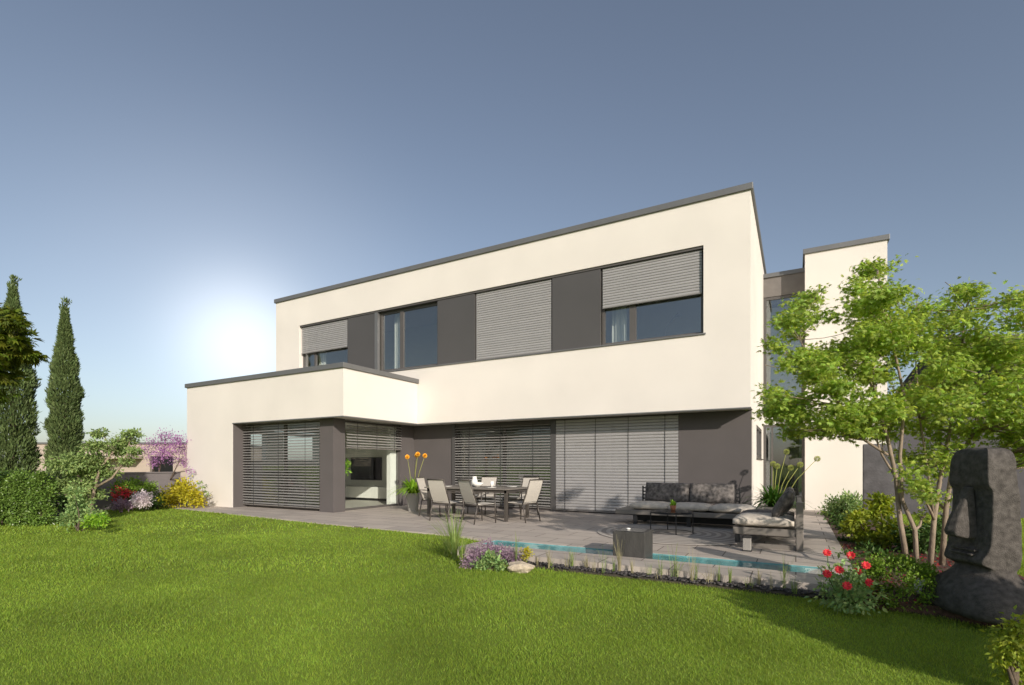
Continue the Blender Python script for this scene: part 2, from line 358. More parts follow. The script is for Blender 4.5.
# terrace footprint is cut out of the lawn where the pool goes down
def inpool(x,y): return -4.7<x<.5 and 6.4<y<7.7
Fc=[(j*nx+i,j*nx+i+1,(j+1)*nx+i+1,(j+1)*nx+i) for j in range(len(ys)-1) for i in range(nx-1) if not inpool((xs[i]+xs[i+1])/2,(ys[j]+ys[j+1])/2)]
tag(mesh_obj('lawn',V,Fc,M['lawn'],smooth=True),kind='structure')
# terrace
PX0,PX1,PY0,PY1=-4.46,.28,6.93,7.43
t=MB()
t.prism([(-17.6,8.45),(-14.7,8.22),(-9.2,7.72),(-5.5,7.52),(-4.60,7.43),(.62,7.43),(.62,19.5),(-17.6,19.5)],-.3,0)
t.prism([(-4.60,6.93),(PX0,6.93),(PX0,7.43),(-4.60,7.43)],-.3,0)
t.prism([(PX1,6.93),(.62,6.93),(.62,7.43),(PX1,7.43)],-.3,0)
t.prism([(-4.60,6.33),(.50,6.33),(.62,6.93),(-4.60,6.93)],-.3,0)
tag(t.build('terrace',M['paving']),kind='structure')
p=MB(); p.box(PX0,PX1,PY0,PY1,-.30,-.24)
tag(p.build('pool_floor',M['mosaic']),kind='structure')
p=MB()
p.box(PX0,PX1,PY0,PY0+.012,-.24,-.006).box(PX0,PX1,PY1-.012,PY1,-.24,-.006).box(PX0,PX0+.012,PY0+.012,PY1-.012,-.24,-.006).box(PX1-.012,PX1,PY0+.012,PY1-.012,-.24,-.006)
tag(p.build('pool_wall',M['mosaic']),kind='structure')
M['water']=glassmat('water',(.86,1,.99),1.30,0,.3)
w=MB(); w.add([(PX0+.012,PY0+.012,-.014),(PX1-.012,PY0+.012,-.014),(PX1-.012,PY1-.012,-.014),(PX0+.012,PY1-.012,-.014)],[(0,1,2,3)])
tag(w.build('water',M['water']),kind='structure')
# planting bed on the right and gravel strip
BED=[(.625,6.2),(.5,5.95),(1.1,5.92),(1.75,5.6),(2.5,5.6),(2.7,6.4),(2.3,7.6),(2.2,10),(2.0,15.5),(.625,15.5)]
b=MB(); n=len(BED); b.prism(BED,-.25,-.012); tag(b.build('planting_bed',M['mulch']),kind='structure')
GR=[(-4.3,6.33),(-4.0,6.1),(-3,6.08),(.45,6.1),(.55,6.33)]
b=MB(); b.prism(GR,-.25,-.085); tag(b.build('gravel_strip',M['soil']),kind='structure')
# pebbles
def pebbles(n,poly_fn,z,r):
    V=[];Fc=[]
    base=[(1,0,0),(0,1,0),(-1,0,0),(0,-1,0),(0,0,.8),(0,0,-.5),(.7,.7,.25),(-.7,.7,.25),(-.7,-.7,.25),(.7,-.7,.25)]
    fs=[(0,6,4),(6,1,4),(1,7,4),(7,2,4),(2,8,4),(8,3,4),(3,9,4),(9,0,4),(0,5,6),(6,5,1),(1,5,7),(7,5,2),(2,5,8),(8,5,3),(3,5,9),(9,5,0)]
    for i in range(n):
        x,y=poly_fn(); s=random.uniform(*r); a=random.uniform(0,PI); q=random.uniform(.6,1); k=len(V)
        for bx,by,bz in base:
            X=bx*s*random.uniform(.85,1.15); Yy=by*s*q; V.append((x+X*math.cos(a)-Yy*math.sin(a),y+X*math.sin(a)+Yy*math.cos(a),z+bz*s*.7+random.uniform(0,.01)))
        Fc+=[tuple(j+k for j in f) for f in fs]
    return V,Fc
V,Fc=pebbles(1000,lambda:(random.uniform(-4.1,.5),random.triangular(6.06,6.32,6.27)),-.078,(.01,.034))
tag(mesh_obj('pebbles',V,Fc,M['pebble'],smooth=True),'dark rounded pebbles in the strip between lawn and pool coping','pebbles',kind='stuff')
# ------------------------------------------------------------------ lawn blades
def inpoly(X,Y,P):
    c=np.zeros(len(X),bool); n=len(P)
    for i in range(n):
        x1,y1=P[i];x2,y2=P[(i+1)%n]; k=((y1>Y)!=(y2>Y))&(X<(x2-x1)*(Y-y1)/((y2-y1)+1e-12)+x1); c^=k
    return c
NOLAWN=[[(-17.6,8.42),(-14.7,8.19),(-9.2,7.69),(-5.5,7.49),(-4.65,7.42),(-4.62,6.33),(-4.2,6.3),(-4.0,6.1),(.5,6.1),(.62,6.2),(.62,20),(-17.6,20)],BED]
def grass():
    bands=[(2.6,4.2,10500,.0028,.029),(4.2,6.5,4800,.0045,.033),(6.5,10,1600,.008,.042),(10,19,520,.015,.045)]
    PP=[];WW=[];HH=[]
    for t0,t1,den,w,h in bands:
        area=(t1**2-t0**2)*1.03; n=int(area*den); t=np.sqrt(rng.uniform(t0**2,t1**2,n)); a=rng.uniform(-1.04,1.04,n)
        X=(cY*a-sY)*t; Y=(sY*a+cY)*t; k=np.ones(n,bool)
        for P in NOLAWN: k&=~inpoly(X,Y,P)
        k&=X>-18.5
        X=X[k];Y=Y[k]; PP.append(np.stack([X,Y,lawn_z(X,Y)],1)); WW.append(np.full(len(X),w)); HH.append(np.full(len(X),h))
    P=np.concatenate(PP);w=np.concatenate(WW);h=np.concatenate(HH); n=len(P)
    # uneven sward: patches of longer and shorter grass
    ph=.5+.5*np.sin(P[:,0]*3.1+1.7*np.sin(P[:,1]*2.3))*np.sin(P[:,1]*2.7+1.3*np.sin(P[:,0]*1.9)); h=h*(.7+.45*ph)*rng.uniform(.55,1.25,n); w=w*rng.uniform(.7,1.3,n)
    a=rng.uniform(0,2*PI,n); s=np.stack([np.cos(a),np.sin(a),0*a],1); b=rng.uniform(0,2*PI,n); d=np.stack([np.cos(b),np.sin(b),0*b],1)*(h*rng.uniform(.1,1.1,n))[:,None]
    z=np.array([0,0,1.])
    V=np.stack([P-s*w[:,None]/2,P+s*w[:,None]/2,P+d*.4+z*(h*.6)[:,None]+s*w[:,None]*.4,P+d*.4+z*(h*.6)[:,None]-s*w[:,None]*.4,P+d+z*(h*.95)[:,None]],1)
    V[:,:,2]-=.003
    me_faces4=[(0,1,2),(0,2,3),(3,2,4)]
    o=fast_mesh('grass',V,5,me_faces4,M['blade']); tag(o,'short mown green lawn grass across the whole foreground','grass',kind='stuff')
grass()
# ------------------------------------------------------------------ HOUSE
ORG=(-9,12,0)
H=empty('modern_house',ORG,label='two storey flat roofed white house with dark panels and grey blinds',cat='house')
def hp(name,mb,m,parent=None,**k): return mb.build(name,M[m] if isinstance(m,str) else m,parent or H,ORG,**k)
XLm,XLw,XR,XI=-16.83,-17.23,-.86,-10.11; Y0,YR,YW,YG,XG=12.2,12.84,9.26,9.55,-10.80; ZS=2.54;ZT=6.27;ZB=4.27
# main shell
xs=[XLm,XLm+.3,-15.55,-1.83,XR-.3,XR-.06,XR]; ysl=[Y0,Y0+.3,YR,14.1,16.4,17.84,18.14]; zs=[0,1.45,2.29,ZS,2.84,ZB,ZT,6.7,6.9,7.27]
def fmain(x,y,z):
    if z<ZS:
        if y<YR: return False
        if x>XR-.3: return not(14.1<y<16.4 and 1.45<z<2.29)
        if y>17.84 or (x<XLm+.3 and y>16.4): return True
        return False
    if z<2.84: return True
    if 6.7<z<6.9: return True
    if y<Y0+.3: return not(ZB<z<ZT and -15.55<x<-1.83)
    return x<XLm+.3 or x>XR-.3 or y>17.84
hp('wall',solid(xs,ysl,zs,fmain),'render')
# wing shell
xs=[XLw,XLw+.3,-14.79,XG,XI-.3,XI]; ysl=[YW,YW+.285,10.1,11.9,Y0-.01]; zs=[0,1.45,2.4,ZS,2.84,3.05,3.77]
def fwing(x,y,z):
    if z<ZS:
        if x<XLw+.3: return not(10.1<y<11.9 and 1.45<z<2.4)  # unseen high opening, added to let daylight into the wing
        return x<-14.79 and y<YW+.285
    if z<3.05: return True
    return x<XLw+.3 or x>XI-.3 or y<YW+.3
hp('wing_wall',solid(xs,ysl,zs,fwing),'render')
# wing side wall beyond main + dark recess walls
hp('rear_side_wall',solid([XLw,XLw+.3],[Y0,12.6,14.9,18.1],[0,1.45,2.4,ZS-.004],lambda x,y,z: not(12.6<y<14.9 and 1.45<z<2.4)),'render')  # opening here is also added, to brighten the room inside
xs=[XG-.25,XG,-9.2,-5.86,-5.80,-2.54,XR-.302]; ysl=[12.21,YR,YR+.25]; zs=[0,.06,2.42,ZS-.003]
def fdark(x,y,z):
    if x<XG: return True
    if y<YR: return False
    if z<.06 or z>2.42: return True
    if -9.2<x<-5.86 or -5.80<x<-2.54: return False
    return True
hp('recessed_wall',solid(xs,ysl,zs,fdark),'dark')
hp('recessed_panel',MB().box(-2.495,XR-.02,YR-.03,YR-.002,0,ZS-.003),'dark')
# corner pillar of wing, front left strip
d=MB(); d.box(-11.34,XG,YG,9.95,0,ZS-.003); hp('corner_pillar',d,'dark',bevel=.004)
d=MB(); d.box(-14.788,-14.76,YW+.012,YG+.25,0,ZS-.031); hp('side_cladding',d,'dark')
# soffit trims
d=MB(); d.box(XI,XR+.012,Y0-.014,Y0+.05,ZS-.028,ZS-.001); hp('drip_edge',d,'cap')
d=MB(); d.box(-14.79,XI+.012,YW-.014,YW+.05,ZS-.028,ZS-.001).box(XI-.05,XI+.014,YW+.05,Y0-.015,ZS-.028,ZS-.001); hp('drip_edge',d,'cap')
# roof caps
def ring(x0,x1,y0,y1,w,z0,z1):
    return solid([x0,x0+w,x1-w,x1],[y0,y0+w,y1-w,y1],[z0,z1],lambda x,y,z: x<x0+w or x>x1-w or y<y0+w or y>y1-w)
hp('roof_coping',ring(XLm-.05,XR+.05,Y0-.05,18.19,.42,7.272,7.41),'cap',bevel=.006)
xs=[XLw-.05,XLw+.37,XI-.37,XI+.05]; hp('roof_coping',solid(xs,[YW-.05,YW+.37,Y0-.004],[3.772,3.90],lambda x,y,z: not(y>YW+.37 and XLw+.37<x<XI-.37)),'cap',bevel=.006)
hp('flat_roof',MB().box(XLw+.32,XI-.32,YW+.32,Y0-.02,3.052,3.12),'cap')
# --- blinds
def blind(x0,x1,z0,z1,yc,pitch,tilt,depth,axis='x',m='slat',cords=(),parent=None,rail=True,curve=.008,outw=-1):
    r=MB(); z=z1; n=int((z1-z0)/pitch)
    for i in range(n):
        zc=z1-(i+.5)*pitch; c,s=math.cos(tilt),math.sin(tilt); pts=[]
        for k in range(4):
            u=(k/3-.5)*depth; bow=curve*(1-(2*k/3-1)**2)
            pts.append((u*c-bow*s,-(-u*s)+bow*c))      # (horizontal toward inside, vertical)
        V=[]
        for e in (x0,x1):
            for (h,v) in pts:
                for th in (0,.003):
                    q=(e,yc-outw*h,zc+v+th)
                    V.append(q if axis=='x' else (yc-outw*h,e,zc+v+th))
        k=8; Fc=[]
        for j in range(3):
            a=2*j; Fc+=[(a,a+2,a+2+k,a+k),(a+1,a+1+k,a+3+k,a+3)]
        Fc+=[(0,k,k+1,1),(6,7,7+k,6+k)]
        r.add(V,Fc)
    b=hp('blind',r,m,parent)
    if rail:
        q=MB(); zb=z1-n*pitch
        if axis=='x': q.box(x0,x1,yc-.03,yc+.03,zb-.03,zb-.005)
        else: q.box(yc-.03,yc+.03,x0,x1,zb-.03,zb-.005)
        o=hp('bottom_rail',q,'rail',b)
    for cx in cords:
        q=MB()
        y=yc+outw*(depth*.5*math.cos(tilt)+.012)
        if axis=='x': q.box(cx-.006,cx+.006,y-.003,y+.003,z0,z1)
        else: q.box(y-.003,y+.003,cx-.006,cx+.006,z0,z1)
        o=hp('ladder_cord',q,'cord',b)
    return b
def frame(x0,x1,z0,z1,y,w=.06,dep=.07,axis='x',mull=(),name='window',parent=None,gl='glass'):
    """window: frame mesh with pane child"""
    q=MB()
    def bx(a,b,c,d2,e0=0,e1=dep):
        if axis=='x': q.box(a,b,y+e0,y+e1,c,d2)
        else: q.box(y-e1,y-e0,a,b,c,d2)
    bx(x0,x0+w,z0,z1); bx(x1-w,x1,z0,z1); bx(x0+w,x1-w,z0,z0+w); bx(x0+w,x1-w,z1-w,z1)
    for mx,mw in mull: bx(mx-mw/2,mx+mw/2,z0+w,z1-w)
    f=hp(name,q,'frame',parent)
    q=MB()
    if axis=='x': q.box(x0+w,x1-w,y+dep*.45,y+dep*.45+.012,z0+w,z1-w)
    else: q.box(y-dep*.45-.012,y-dep*.45,x0+w,x1-w,z0+w,z1-w)
    hp('pane',q,gl,f); return f
# upper band
by=Y0+.05
for a,b in ((-13.17,-11.93),(-9.40,-8.07),(-5.62,-4.29)):
    q=MB(); q.box(a,b,Y0+.05,Y0+.12,ZB+.003,ZT-.06); hp('cladding_panel',q,'panel')
q=MB(); q.box(-15.548,-1.832,Y0+.03,Y0+.2,ZT-.055,ZT-.003); hp('head_rail',q,'frame')
q=MB(); q.box(-15.60,-1.78,Y0-.035,Y0+.10,ZB-.035,ZB-.002); hp('window_sill',q,'cap')
fw=frame(-15.54,-13.18,ZB+.002,ZT-.058,Y0+.16,mull=[(-14.9,.08)]); blind(-15.50,-13.22,5.26,ZT-.06,Y0+.09,.066,math.radians(80),.058,cords=())
q=MB(); q.box(-11.93,-11.80,Y0+.03,Y0+.14,ZB+.003,ZT-.058); hp('guide_post',q,'cap')
fw=frame(-11.79,-9.41,ZB+.002,ZT-.058,Y0+.16,w=.08,mull=[(-10.9,.14)])
blind(-8.03,-5.66,ZB+.03,ZT-.06,Y0+.09,.0655,math.radians(80),.058)
frame(-8.06,-5.63,ZB+.002,ZT-.058,Y0+.17)
fw=frame(-4.28,-1.84,ZB+.002,ZT-.058,Y0+.16,w=.07,mull=[(-3.50,.16)]); blind(-4.24,-1.88,5.22,ZT-.06,Y0+.09,.0655,math.radians(80),.058)
# ground floor rear openings
frame(-9.19,-5.87,.062,2.418,YR+.12,mull=[(-7.5,.10)]); blind(-9.14,-5.92,.09,2.44,YR-.03,.078,math.radians(22),.078,m='slatd',cords=(-8.6,-7.5,-6.45))
frame(-5.79,-2.55,.062,2.418,YR+.12,mull=[(-4.2,.10)]); blind(-5.76,-2.50,.05,2.50,YR-.03,.0785,math.radians(84),.067,cords=(-5.49,-4.62,-3.74,-2.82))
q=MB(); q.box(-5.92,-5.765,YR-.05,YR-.002,0,ZS-.03); hp('guide_post',q,'panel')
q=MB(); q.box(-9.26,-9.15,YR-.05,YR-.002,0,ZS-.03); hp('guide_post',q,'panel')
# wing openings
frame(-14.755,-11.345,.01,ZS-.02,YG+.16,mull=[(-13.0,.08)]); blind(-14.75,-11.36,.06,2.48,YG+.03,.079,math.radians(22),.078,m='slatd',cords=(-14.2,-13.05,-11.9))
frame(9.955,12.205,.01,ZS-.02,XG-.06,axis='y',mull=[],gl='glassc')
blind(9.98,12.19,1.70,2.48,XG+.02,.079,math.radians(28),.078,axis='y',m='slatd',cords=(10.35,11.1,11.85),outw=1)
# narrow side window
frame(14.1,16.4,1.45,2.29,XR-.006,axis='y',w=.08,mull=[(15.2,.1)])
q=MB(); q.box(XR-.1,XR+.04,14.07,16.43,1.42,1.448); hp('window_sill',q,'frame')
# connector between house and tower
q=MB(); q.box(XR+.002,.228,17.2,18.1,6.35,6.93); hp('fascia',q,mat('fascia_grey',(.16,.145,.135),.6))
q=MB(); q.box(XR+.002,.228,17.15,18.2,6.932,7.05); hp('roof_coping',q,'cap')
q=MB(); q.box(XR+.002,.228,17.3,18.1,2.5,2.75); hp('floor_slab',q,'whitelac')
hp('back_wall',MB().box(XR+.002,.228,19.0,19.1,0,6.9),'inwall')
hp('stair_wall',MB().box(XR+.002,.10,18.2,18.3,0,2.3),'panel')
hp('stair_wall',MB().box(XR+.002,.228,18.11,18.995,6.5,6.93),'panel')
frame(XR+.003,.227,2.76,6.34,17.22,w=.08,mull=[]); frame(XR+.003,.227,.02,2.49,17.22,w=.07,mull=[(-.62,.05)])
# tower
TX0,TX1,TY0,TY1=.23,2.13,16.7,19.6
hp('stair_tower',MB().box(TX0,TX1,TY0,TY1,0,7.27),'render')
hp('roof_coping',MB().box(TX0-.05,TX1+.05,TY0-.05,TY1+.05,7.272,7.41),'cap',bevel=.006)
q=MB(); q.tube([(1.15,TY0-.02,5.62),(1.15,TY0-.02,5.60)],.08,10); 
# interior
q=MB(); q.box(XLw+.31,XG-.07,YG+.24,12.2,.002,.008).box(XLw+.31,XG-.26,12.2,YR+.26,.002,.008).box(XLw+.31,XR-.31,YR+.26,17.83,.002,.008); hp('interior_floor',q,'infloor')
q=MB(); q.box(XLw+.31,-11.06,13.9,14.0,.009,ZS-.01).box(-9.4,-9.3,YR+.6,17.8,.009,ZS-.01).box(-9.3,XR-.31,16.2,16.3,.009,ZS-.01); hp('interior_wall',q,'inwall')
q=MB(); q.box(XLm+.31,XR-.31,15.6,15.7,2.85,6.69).box(-9,-8.9,Y0+.5,15.58,2.85,6.69).box(-5,-4.9,Y0+.5,15.58,2.85,6.69); hp('interior_wall',q,'inwall')
# curtains behind upper windows (pleated)
def curtain(x0,x1,y,z0,z1,name='curtain'):
    n=int((x1-x0)/.03); V=[];Fc=[]
    for i in range(n+1):
        x=x0+(x1-x0)*i/n; yy=y+.03*math.sin(i*1.3); V+=[(x,yy,z0),(x,yy,z1),(x,yy+.006,z0),(x,yy+.006,z1)]
        if i: a=4*i-4; Fc+=[(a,a+4,a+5,a+1),(a+2,a+3,a+7,a+6)]
    mb=MB(); mb.add(V,Fc); return hp(name,mb,'curtain')
curtain(-15.1,-14.7,Y0+.5,2.86,6.5); curtain(-11.5,-11.2,Y0+.5,2.86,6.5); curtain(-4.15,-3.75,Y0+.55,2.86,6.5)
q=MB(); q.box(-11.1,-10.95,11.90,12.16,.01,2.5); hp('white_reveal',q,'whitelac')
# indoor things
t=empty('television',(-13.95,13.85,0),label='large dark television on wall seen through wing side window',cat='television')
MB().box(-14.72,-13.18,13.84,13.895,.72,1.56).build('frame',M['dkmetal'],t,t.location,bevel=.005)
MB().box(-14.69,-13.21,13.832,13.839,.75,1.53).build('screen',M['black'],t,t.location)
t=empty('sideboard',(-13.5,13.55,0),label='long low white sideboard below the television inside the wing',cat='sideboard')
MB().box(-14.9,-12.2,13.32,13.83,.10,.50).build('cabinet',M['whitelac'],t,t.location,bevel=.008)
MB().box(-14.8,-12.3,13.4,13.8,.009,.10).build('plinth',M['dkmetal'],t,t.location)
t=empty('houseplant',(-11.5,10.45,0),label='leafy green houseplant just behind the wing side glass',cat='plant')
MB().lathe([(.10,0),(.13,.24),(.11,.24),(.10,.2)],(-11.5,10.45,.004)).build('pot',M['potg'],t,t.location,smooth=True)
m=MB(); branch(m,(-11.5,10.45,.2),(-11.45,10.42,1.1),.015,.008); m.build('stem',M['barkd'],t,t.location)
leafcloud('foliage',[(-11.42,10.42,1.25,.16,.16,.32)],260,.09,M['strap'],t,t.location,clumps=10)
t=empty('armchair',(-13.6,11.7,0),label='pale armchair standing inside the wing behind open blind slats',cat='armchair')
MB().box(-14.0,-13.2,11.3,12.1,.12,.45).build('seat',M['cream'],t,t.location,bevel=.04)
MB().box(-14.0,-13.2,11.95,12.15,.45,.9).build('backrest',M['cream'],t,t.location,bevel=.04)
t=empty('desk_lamp',(-2.9,13.2,0),label='thin angled desk lamp behind the upper right window',cat='lamp')
m=MB(); m.tube([(-2.9,13.2,4.0),(-2.9,13.2,4.75),(-2.55,13.0,5.05)],.012,6); m.build('arm',M['rail'],t,t.location)
m=MB(); m.lathe([(.03,.06),(.09,0),(.08,0),(.02,.055)],(-2.55,13.0,4.97),16); m.build('lamp_shade',M['rail'],t,t.location)
t=empty('desk',(-2.8,13.3,0),label='plain desk behind the upper right window',cat='desk')
m=MB(); m.box(-3.6,-2.0,12.9,13.6,3.96,4.0); m.build('top',M['whitelac'],t,t.location)
for sx in (-3.55,-2.05):
    m=MB(); m.box(sx-.03,sx+.03,12.95,13.55,2.845,3.96); m.build('leg',M['rail'],t,t.location)
# ------------------------------------------------------------------ dining furniture
t=empty('dining_table',(-6.78,10.42,0),label='long taupe metal dining table on terrace before the open blind',cat='table')
MB().box(-7.95,-5.6,9.83,11.02,.71,.742).build('tabletop',M['sofaf'],t,t.location,bevel=.004)
MB().box(-7.9,-5.66,9.88,9.93,.64,.709).box(-7.9,-5.66,10.92,10.97,.64,.709).box(-7.9,-7.85,9.93,10.92,.64,.709).box(-5.71,-5.66,9.93,10.92,.64,.709).build('apron',M['alu'],t,t.location)
for lx in (-7.9,-5.72):
    for ly in (9.88,10.91): MB().box(lx,lx+.07,ly,ly+.07,0,.70).build('leg',M['alu'],t,t.location,bevel=.004)
def chair():
    r=empty('garden_chair',(0,0,0),cat='chair'); r['group']='sling chairs round the dining table'
    for s in (-1,1):
        MB().tube([(s*.27,.26,0),(s*.27,.235,.63)],.014,8).build('leg',M['alu'],r,smooth=True)
        MB().tube([(s*.27,-.30,0),(s*.27,-.22,.42)],.014,8).build('leg',M['alu'],r,smooth=True)
        m=MB(); m.bar((s*.275,.27,.64),(s*.275,-.32,.655),.045,.018); m.build('armrest',M['alu'],r,bevel=.004)
        MB().tube([(s*.255,-.20,.41),(s*.25,-.30,.66),(s*.245,-.40,.95)],.014,8).build('back_post',M['alu'],r,smooth=True)
    MB().tube([(-.26,.23,.41),(.26,.23,.41),(.26,-.22,.40),(-.26,-.22,.40),(-.26,.23,.41)],.013,8).build('seat_frame',M['alu'],r,smooth=True)
    MB().tube([(-.245,-.405,.95),(.245,-.405,.95)],.016,8).build('top_rail',M['alu'],r,smooth=True)
    V=[];n=8
    for i in range(n+1):
        y=.235-.45*i/n; z=.425-.03*math.sin(PI*i/n); V+=[(-.25,y,z),(.25,y,z),(-.25,y,z+.012),(.25,y,z+.012)]
    Fc=[];
    for i in range(n): a=4*i; Fc+=[(a,a+1,a+5,a+4),(a+2,a+6,a+7,a+3),(a,a+4,a+6,a+2),(a+1,a+3,a+7,a+5)]
    Fc+=[(0,2,3,1),(4*n,4*n+1,4*n+3,4*n+2)]
    MB().add(V,Fc).build('seat',M['sling'],r)
    V=[]
    for i in range(n+1):
        tt=i/n; z=.45+.49*tt; y=-.215-.17*tt-.02*math.sin(PI*tt); V+=[(-.235,y,z),(.235,y,z),(-.235,y-.012,z),(.235,y-.012,z)]
    MB().add(V,Fc).build('backrest',M['sling'],r)
    return r
def dup(root,loc,rz):
    r=root.copy(); COL.objects.link(r); r.location=loc; r.rotation_euler.z=rz
    for ch in list(root.children):
        c=ch.copy(); COL.objects.link(c); c.parent=r
        for gch in list(ch.children): d=gch.copy(); COL.objects.link(d); d.parent=c
    return r
ch=chair()
CH=[((-7.02,9.52,0),-.10,'beige sling chair on lawn side of table nearest the potted orange flowers'),
    ((-6.12,9.47,0),-.42,'beige sling chair turned slightly on lawn side of table in front of the crockery'),
    ((-8.0,10.3,0),-1.3,'beige sling chair at left end of table beside the potted orange flowers'),
    ((-5.42,10.2,0),1.40,'beige sling chair at right end of table, seen from the side'),
    ((-7.25,11.35,0),PI,'beige sling chair on house side of table behind the crockery'),
    ((-6.05,11.40,0),PI-.1,'beige sling chair on house side of table nearest the closed blind')]
for i,(l,a,lab) in enumerate(CH):
    o=ch if i==0 else dup(ch,l,a)
    o.location=l; o.rotation_euler.z=a; o['label']=lab
# crockery
def topthing(name,label,cat,x,y,parts):
    t=empty(name,(x,y,.743),label=label,cat=cat)
    for pn,prof,m in parts: MB().lathe(prof,(0,0,0),20).build(pn,M[m],t,smooth=True)
    return t
topthing('serving_jug','white jug standing on the dining table','jug',-6.95,10.55,[('body',[(.05,.0),(.085,.06),(.075,.15),(.05,.21),(.06,.25),(.052,.25),(.043,.21)],'cerw')])
topthing('serving_bowl','wide white bowl on the dining table beside the jug','bowl',-6.7,10.3,[('body',[(.05,0),(.12,.05),(.15,.11),(.14,.11),(.11,.055),(.04,.015)],'cerw')])
t0=None
for x,y,lab in ((-6.45,10.55,'glass tumbler on the dining table right of the white bowl'),(-6.55,10.75,'glass tumbler at the back of the dining table'),(-7.2,10.35,'glass tumbler on the dining table left of the white jug')):
    topthing('tumbler',lab,'glass',x,y,[('body',[(.032,0),(.038,.13),(.035,.13),(.03,.008)],'cerw')])['group']='drinking glasses on the dining table'
for i,(x,y) in enumerate(((-6.2,10.1),(-6.0,10.75),(-7.5,10.15))):
    topthing('plate',['white plate on table near its right front leg','white plate on table near its right back corner','white plate on table before the left front chair'][i],'plate',x,y,[('body',[(.07,0),(.13,.012),(.128,.018),(.07,.006)],'cerw')])['group']='plates on the dining table'
# ------------------------------------------------------------------ potted agapanthus left
def agap(name,c,label,cat,pot,leafm,n,Lf,stems,headm,headr,potfn,wd=.035,kk=.35):
    t=empty(name,c,label=label,cat=cat); potfn(t)
    m=MB(); straps(m,(0,0,pot),n,Lf,wd,1.5); m.build('foliage',M[leafm],t)
    for (x,y,z) in stems:
        m=MB(); m.tube([(x*.15,y*.15,pot),(x*.55,y*.55,(pot+z)*.55),(x,y,z)],[.008,.007,.005],6); s=m.build('flower_stem',M['seed'],t,smooth=True)
        m=MB(); flowerhead(m,(x,y,z),headr,40,kk); m.build('flower_head',M[headm],s)
    return t
def pot1(t): MB().lathe([(.13,0),(.19,.46),(.205,.46),(.205,.50),(.175,.50),(.165,.44)],(0,0,0),28).build('pot',M['potg'],t,smooth=False)
agap('potted_agapanthus',(-9.25,10.95,0),'tall grey pot with bright green strap leaves and orange flower heads in the recess','potted plant',.46,'strap',240,.72,[(-.20,.0,1.50),(.14,.0,1.54),(.34,.10,1.53),(.24,-.08,1.57)],'orange',.06,pot1,.05,.3)
def pot2(t):
    MB().box(-.3,.3,-.3,.3,0,.40).build('pot',M['potg'],t,bevel=.01)
agap('planter_agapanthus',(-.42,12.0,0),'square planter with dark strap leaves and pale green seed heads behind the corner sofa','potted plant',.38,'strapd',300,.70,[(.08,.05,1.25),(.25,.1,1.55),(.33,.0,1.22),(.5,-.05,1.28),(.8,0,1.40),(.0,.1,1.30)],'seed',.06,pot2,.04,.16)
# ------------------------------------------------------------------ lounge sofa along the facade
t=empty('lounge_sofa',(-2.0,11.2,0),label='long low grey outdoor sofa with pale seat pads along the house wall',cat='sofa')
o=t.location
def P(name,mb,m,par=t,**k): return mb.build(name,M[m],par,par.location if par.parent is None else par.parent.location,**k)
MB().box(-3.42,-.55,10.72,11.72,.22,.32).build('platform',M['sofaf'],t,o,bevel=.012)
MB().box(-3.2,-.6,11.5,11.56,.02,.16).build('rear_rail',M['dkmetal'],t,o)
for x,y in ((-3.0,10.8),(-.75,10.8),(-3.0,11.6),(-.75,11.6),(-1.9,10.8)): MB().box(x-.04,x+.04,y-.04,y+.04,0,.22).build('leg',M['dkmetal'],t,o)
def cushion(x0,x1,y0,y1,z0,z1,parent,name,m,org,puff=.03,rot=None):
    nx_,ny_=10,8; V=[];Fc=[]
    for s in (0,1):
        for j in range(ny_+1):
            for i in range(nx_+1):
                u=i/nx_;v=j/ny_; e=min(1,min(u,1-u)*6)**.5*min(1,min(v,1-v)*6)**.5
                zc=(z0+z1)/2; hz=(z1-z0)/2; z=zc+(1 if s else -1)*(hz*(.45+.55*e)+puff*math.sin(PI*u)*math.sin(PI*v)*(1 if s else .2))+random.uniform(-.004,.004)
                V.append((x0+(x1-x0)*u,y0+(y1-y0)*v,z))
    K=(nx_+1)*(ny_+1)
    for j in range(ny_):
        for i in range(nx_):
            a=j*(nx_+1)+i; Fc+=[(a,a+nx_+1,a+nx_+2,a+1),(K+a,K+a+1,K+a+nx_+2,K+a+nx_+1)]
    bd=[i for i in range(nx_+1)]+[j*(nx_+1)+nx_ for j in range(1,ny_+1)]+[ny_*(nx_+1)+i for i in range(nx_-1,-1,-1)]+[j*(nx_+1) for j in range(ny_-1,0,-1)]
    for i in range(len(bd)): a,b=bd[i],bd[(i+1)%len(bd)]; Fc.append((a,b,K+b,K+a))
    if rot: V=[rot(p) for p in V]
    return mesh_obj(name,V,Fc,M[m],parent,org,smooth=True)
for x0,x1 in ((-3.12,-2.32),(-2.31,-1.52),(-1.51,-.7)): cushion(x0,x1,10.76,11.45,.325,.47,t,'seat_cushion','cream',o,.02)
def upr(y,zc,ang):
    def f(p): # cushion modelled flat in x / thickness y, stood up and leaned back
        x,yy,z=p; h=yy; th=z; return (x,y+h*math.sin(ang)+th*math.cos(ang),zc+h*math.cos(ang)-th*math.sin(ang))
    return f
for x0,x1 in ((-2.95,-2.02),(-2.0,-1.12)): cushion(x0,x1,0,.42,-.07,.07,t,'back_cushion','greycush',o,.03,rot=upr(11.42,.47,.28))
m_=0
for x in (-3.02,-2.01,-1.06):
    q=MB(); q.box(x-.05,x-.025,11.62,11.66,.3,.80).box(x+.025,x+.05,11.62,11.66,.3,.80)
    for k in range(4): q.box(x-.048,x+.048,11.61,11.619,.50+k*.08,.53+k*.08)
    q.build('back_support',M['dkmetal'],t,o)
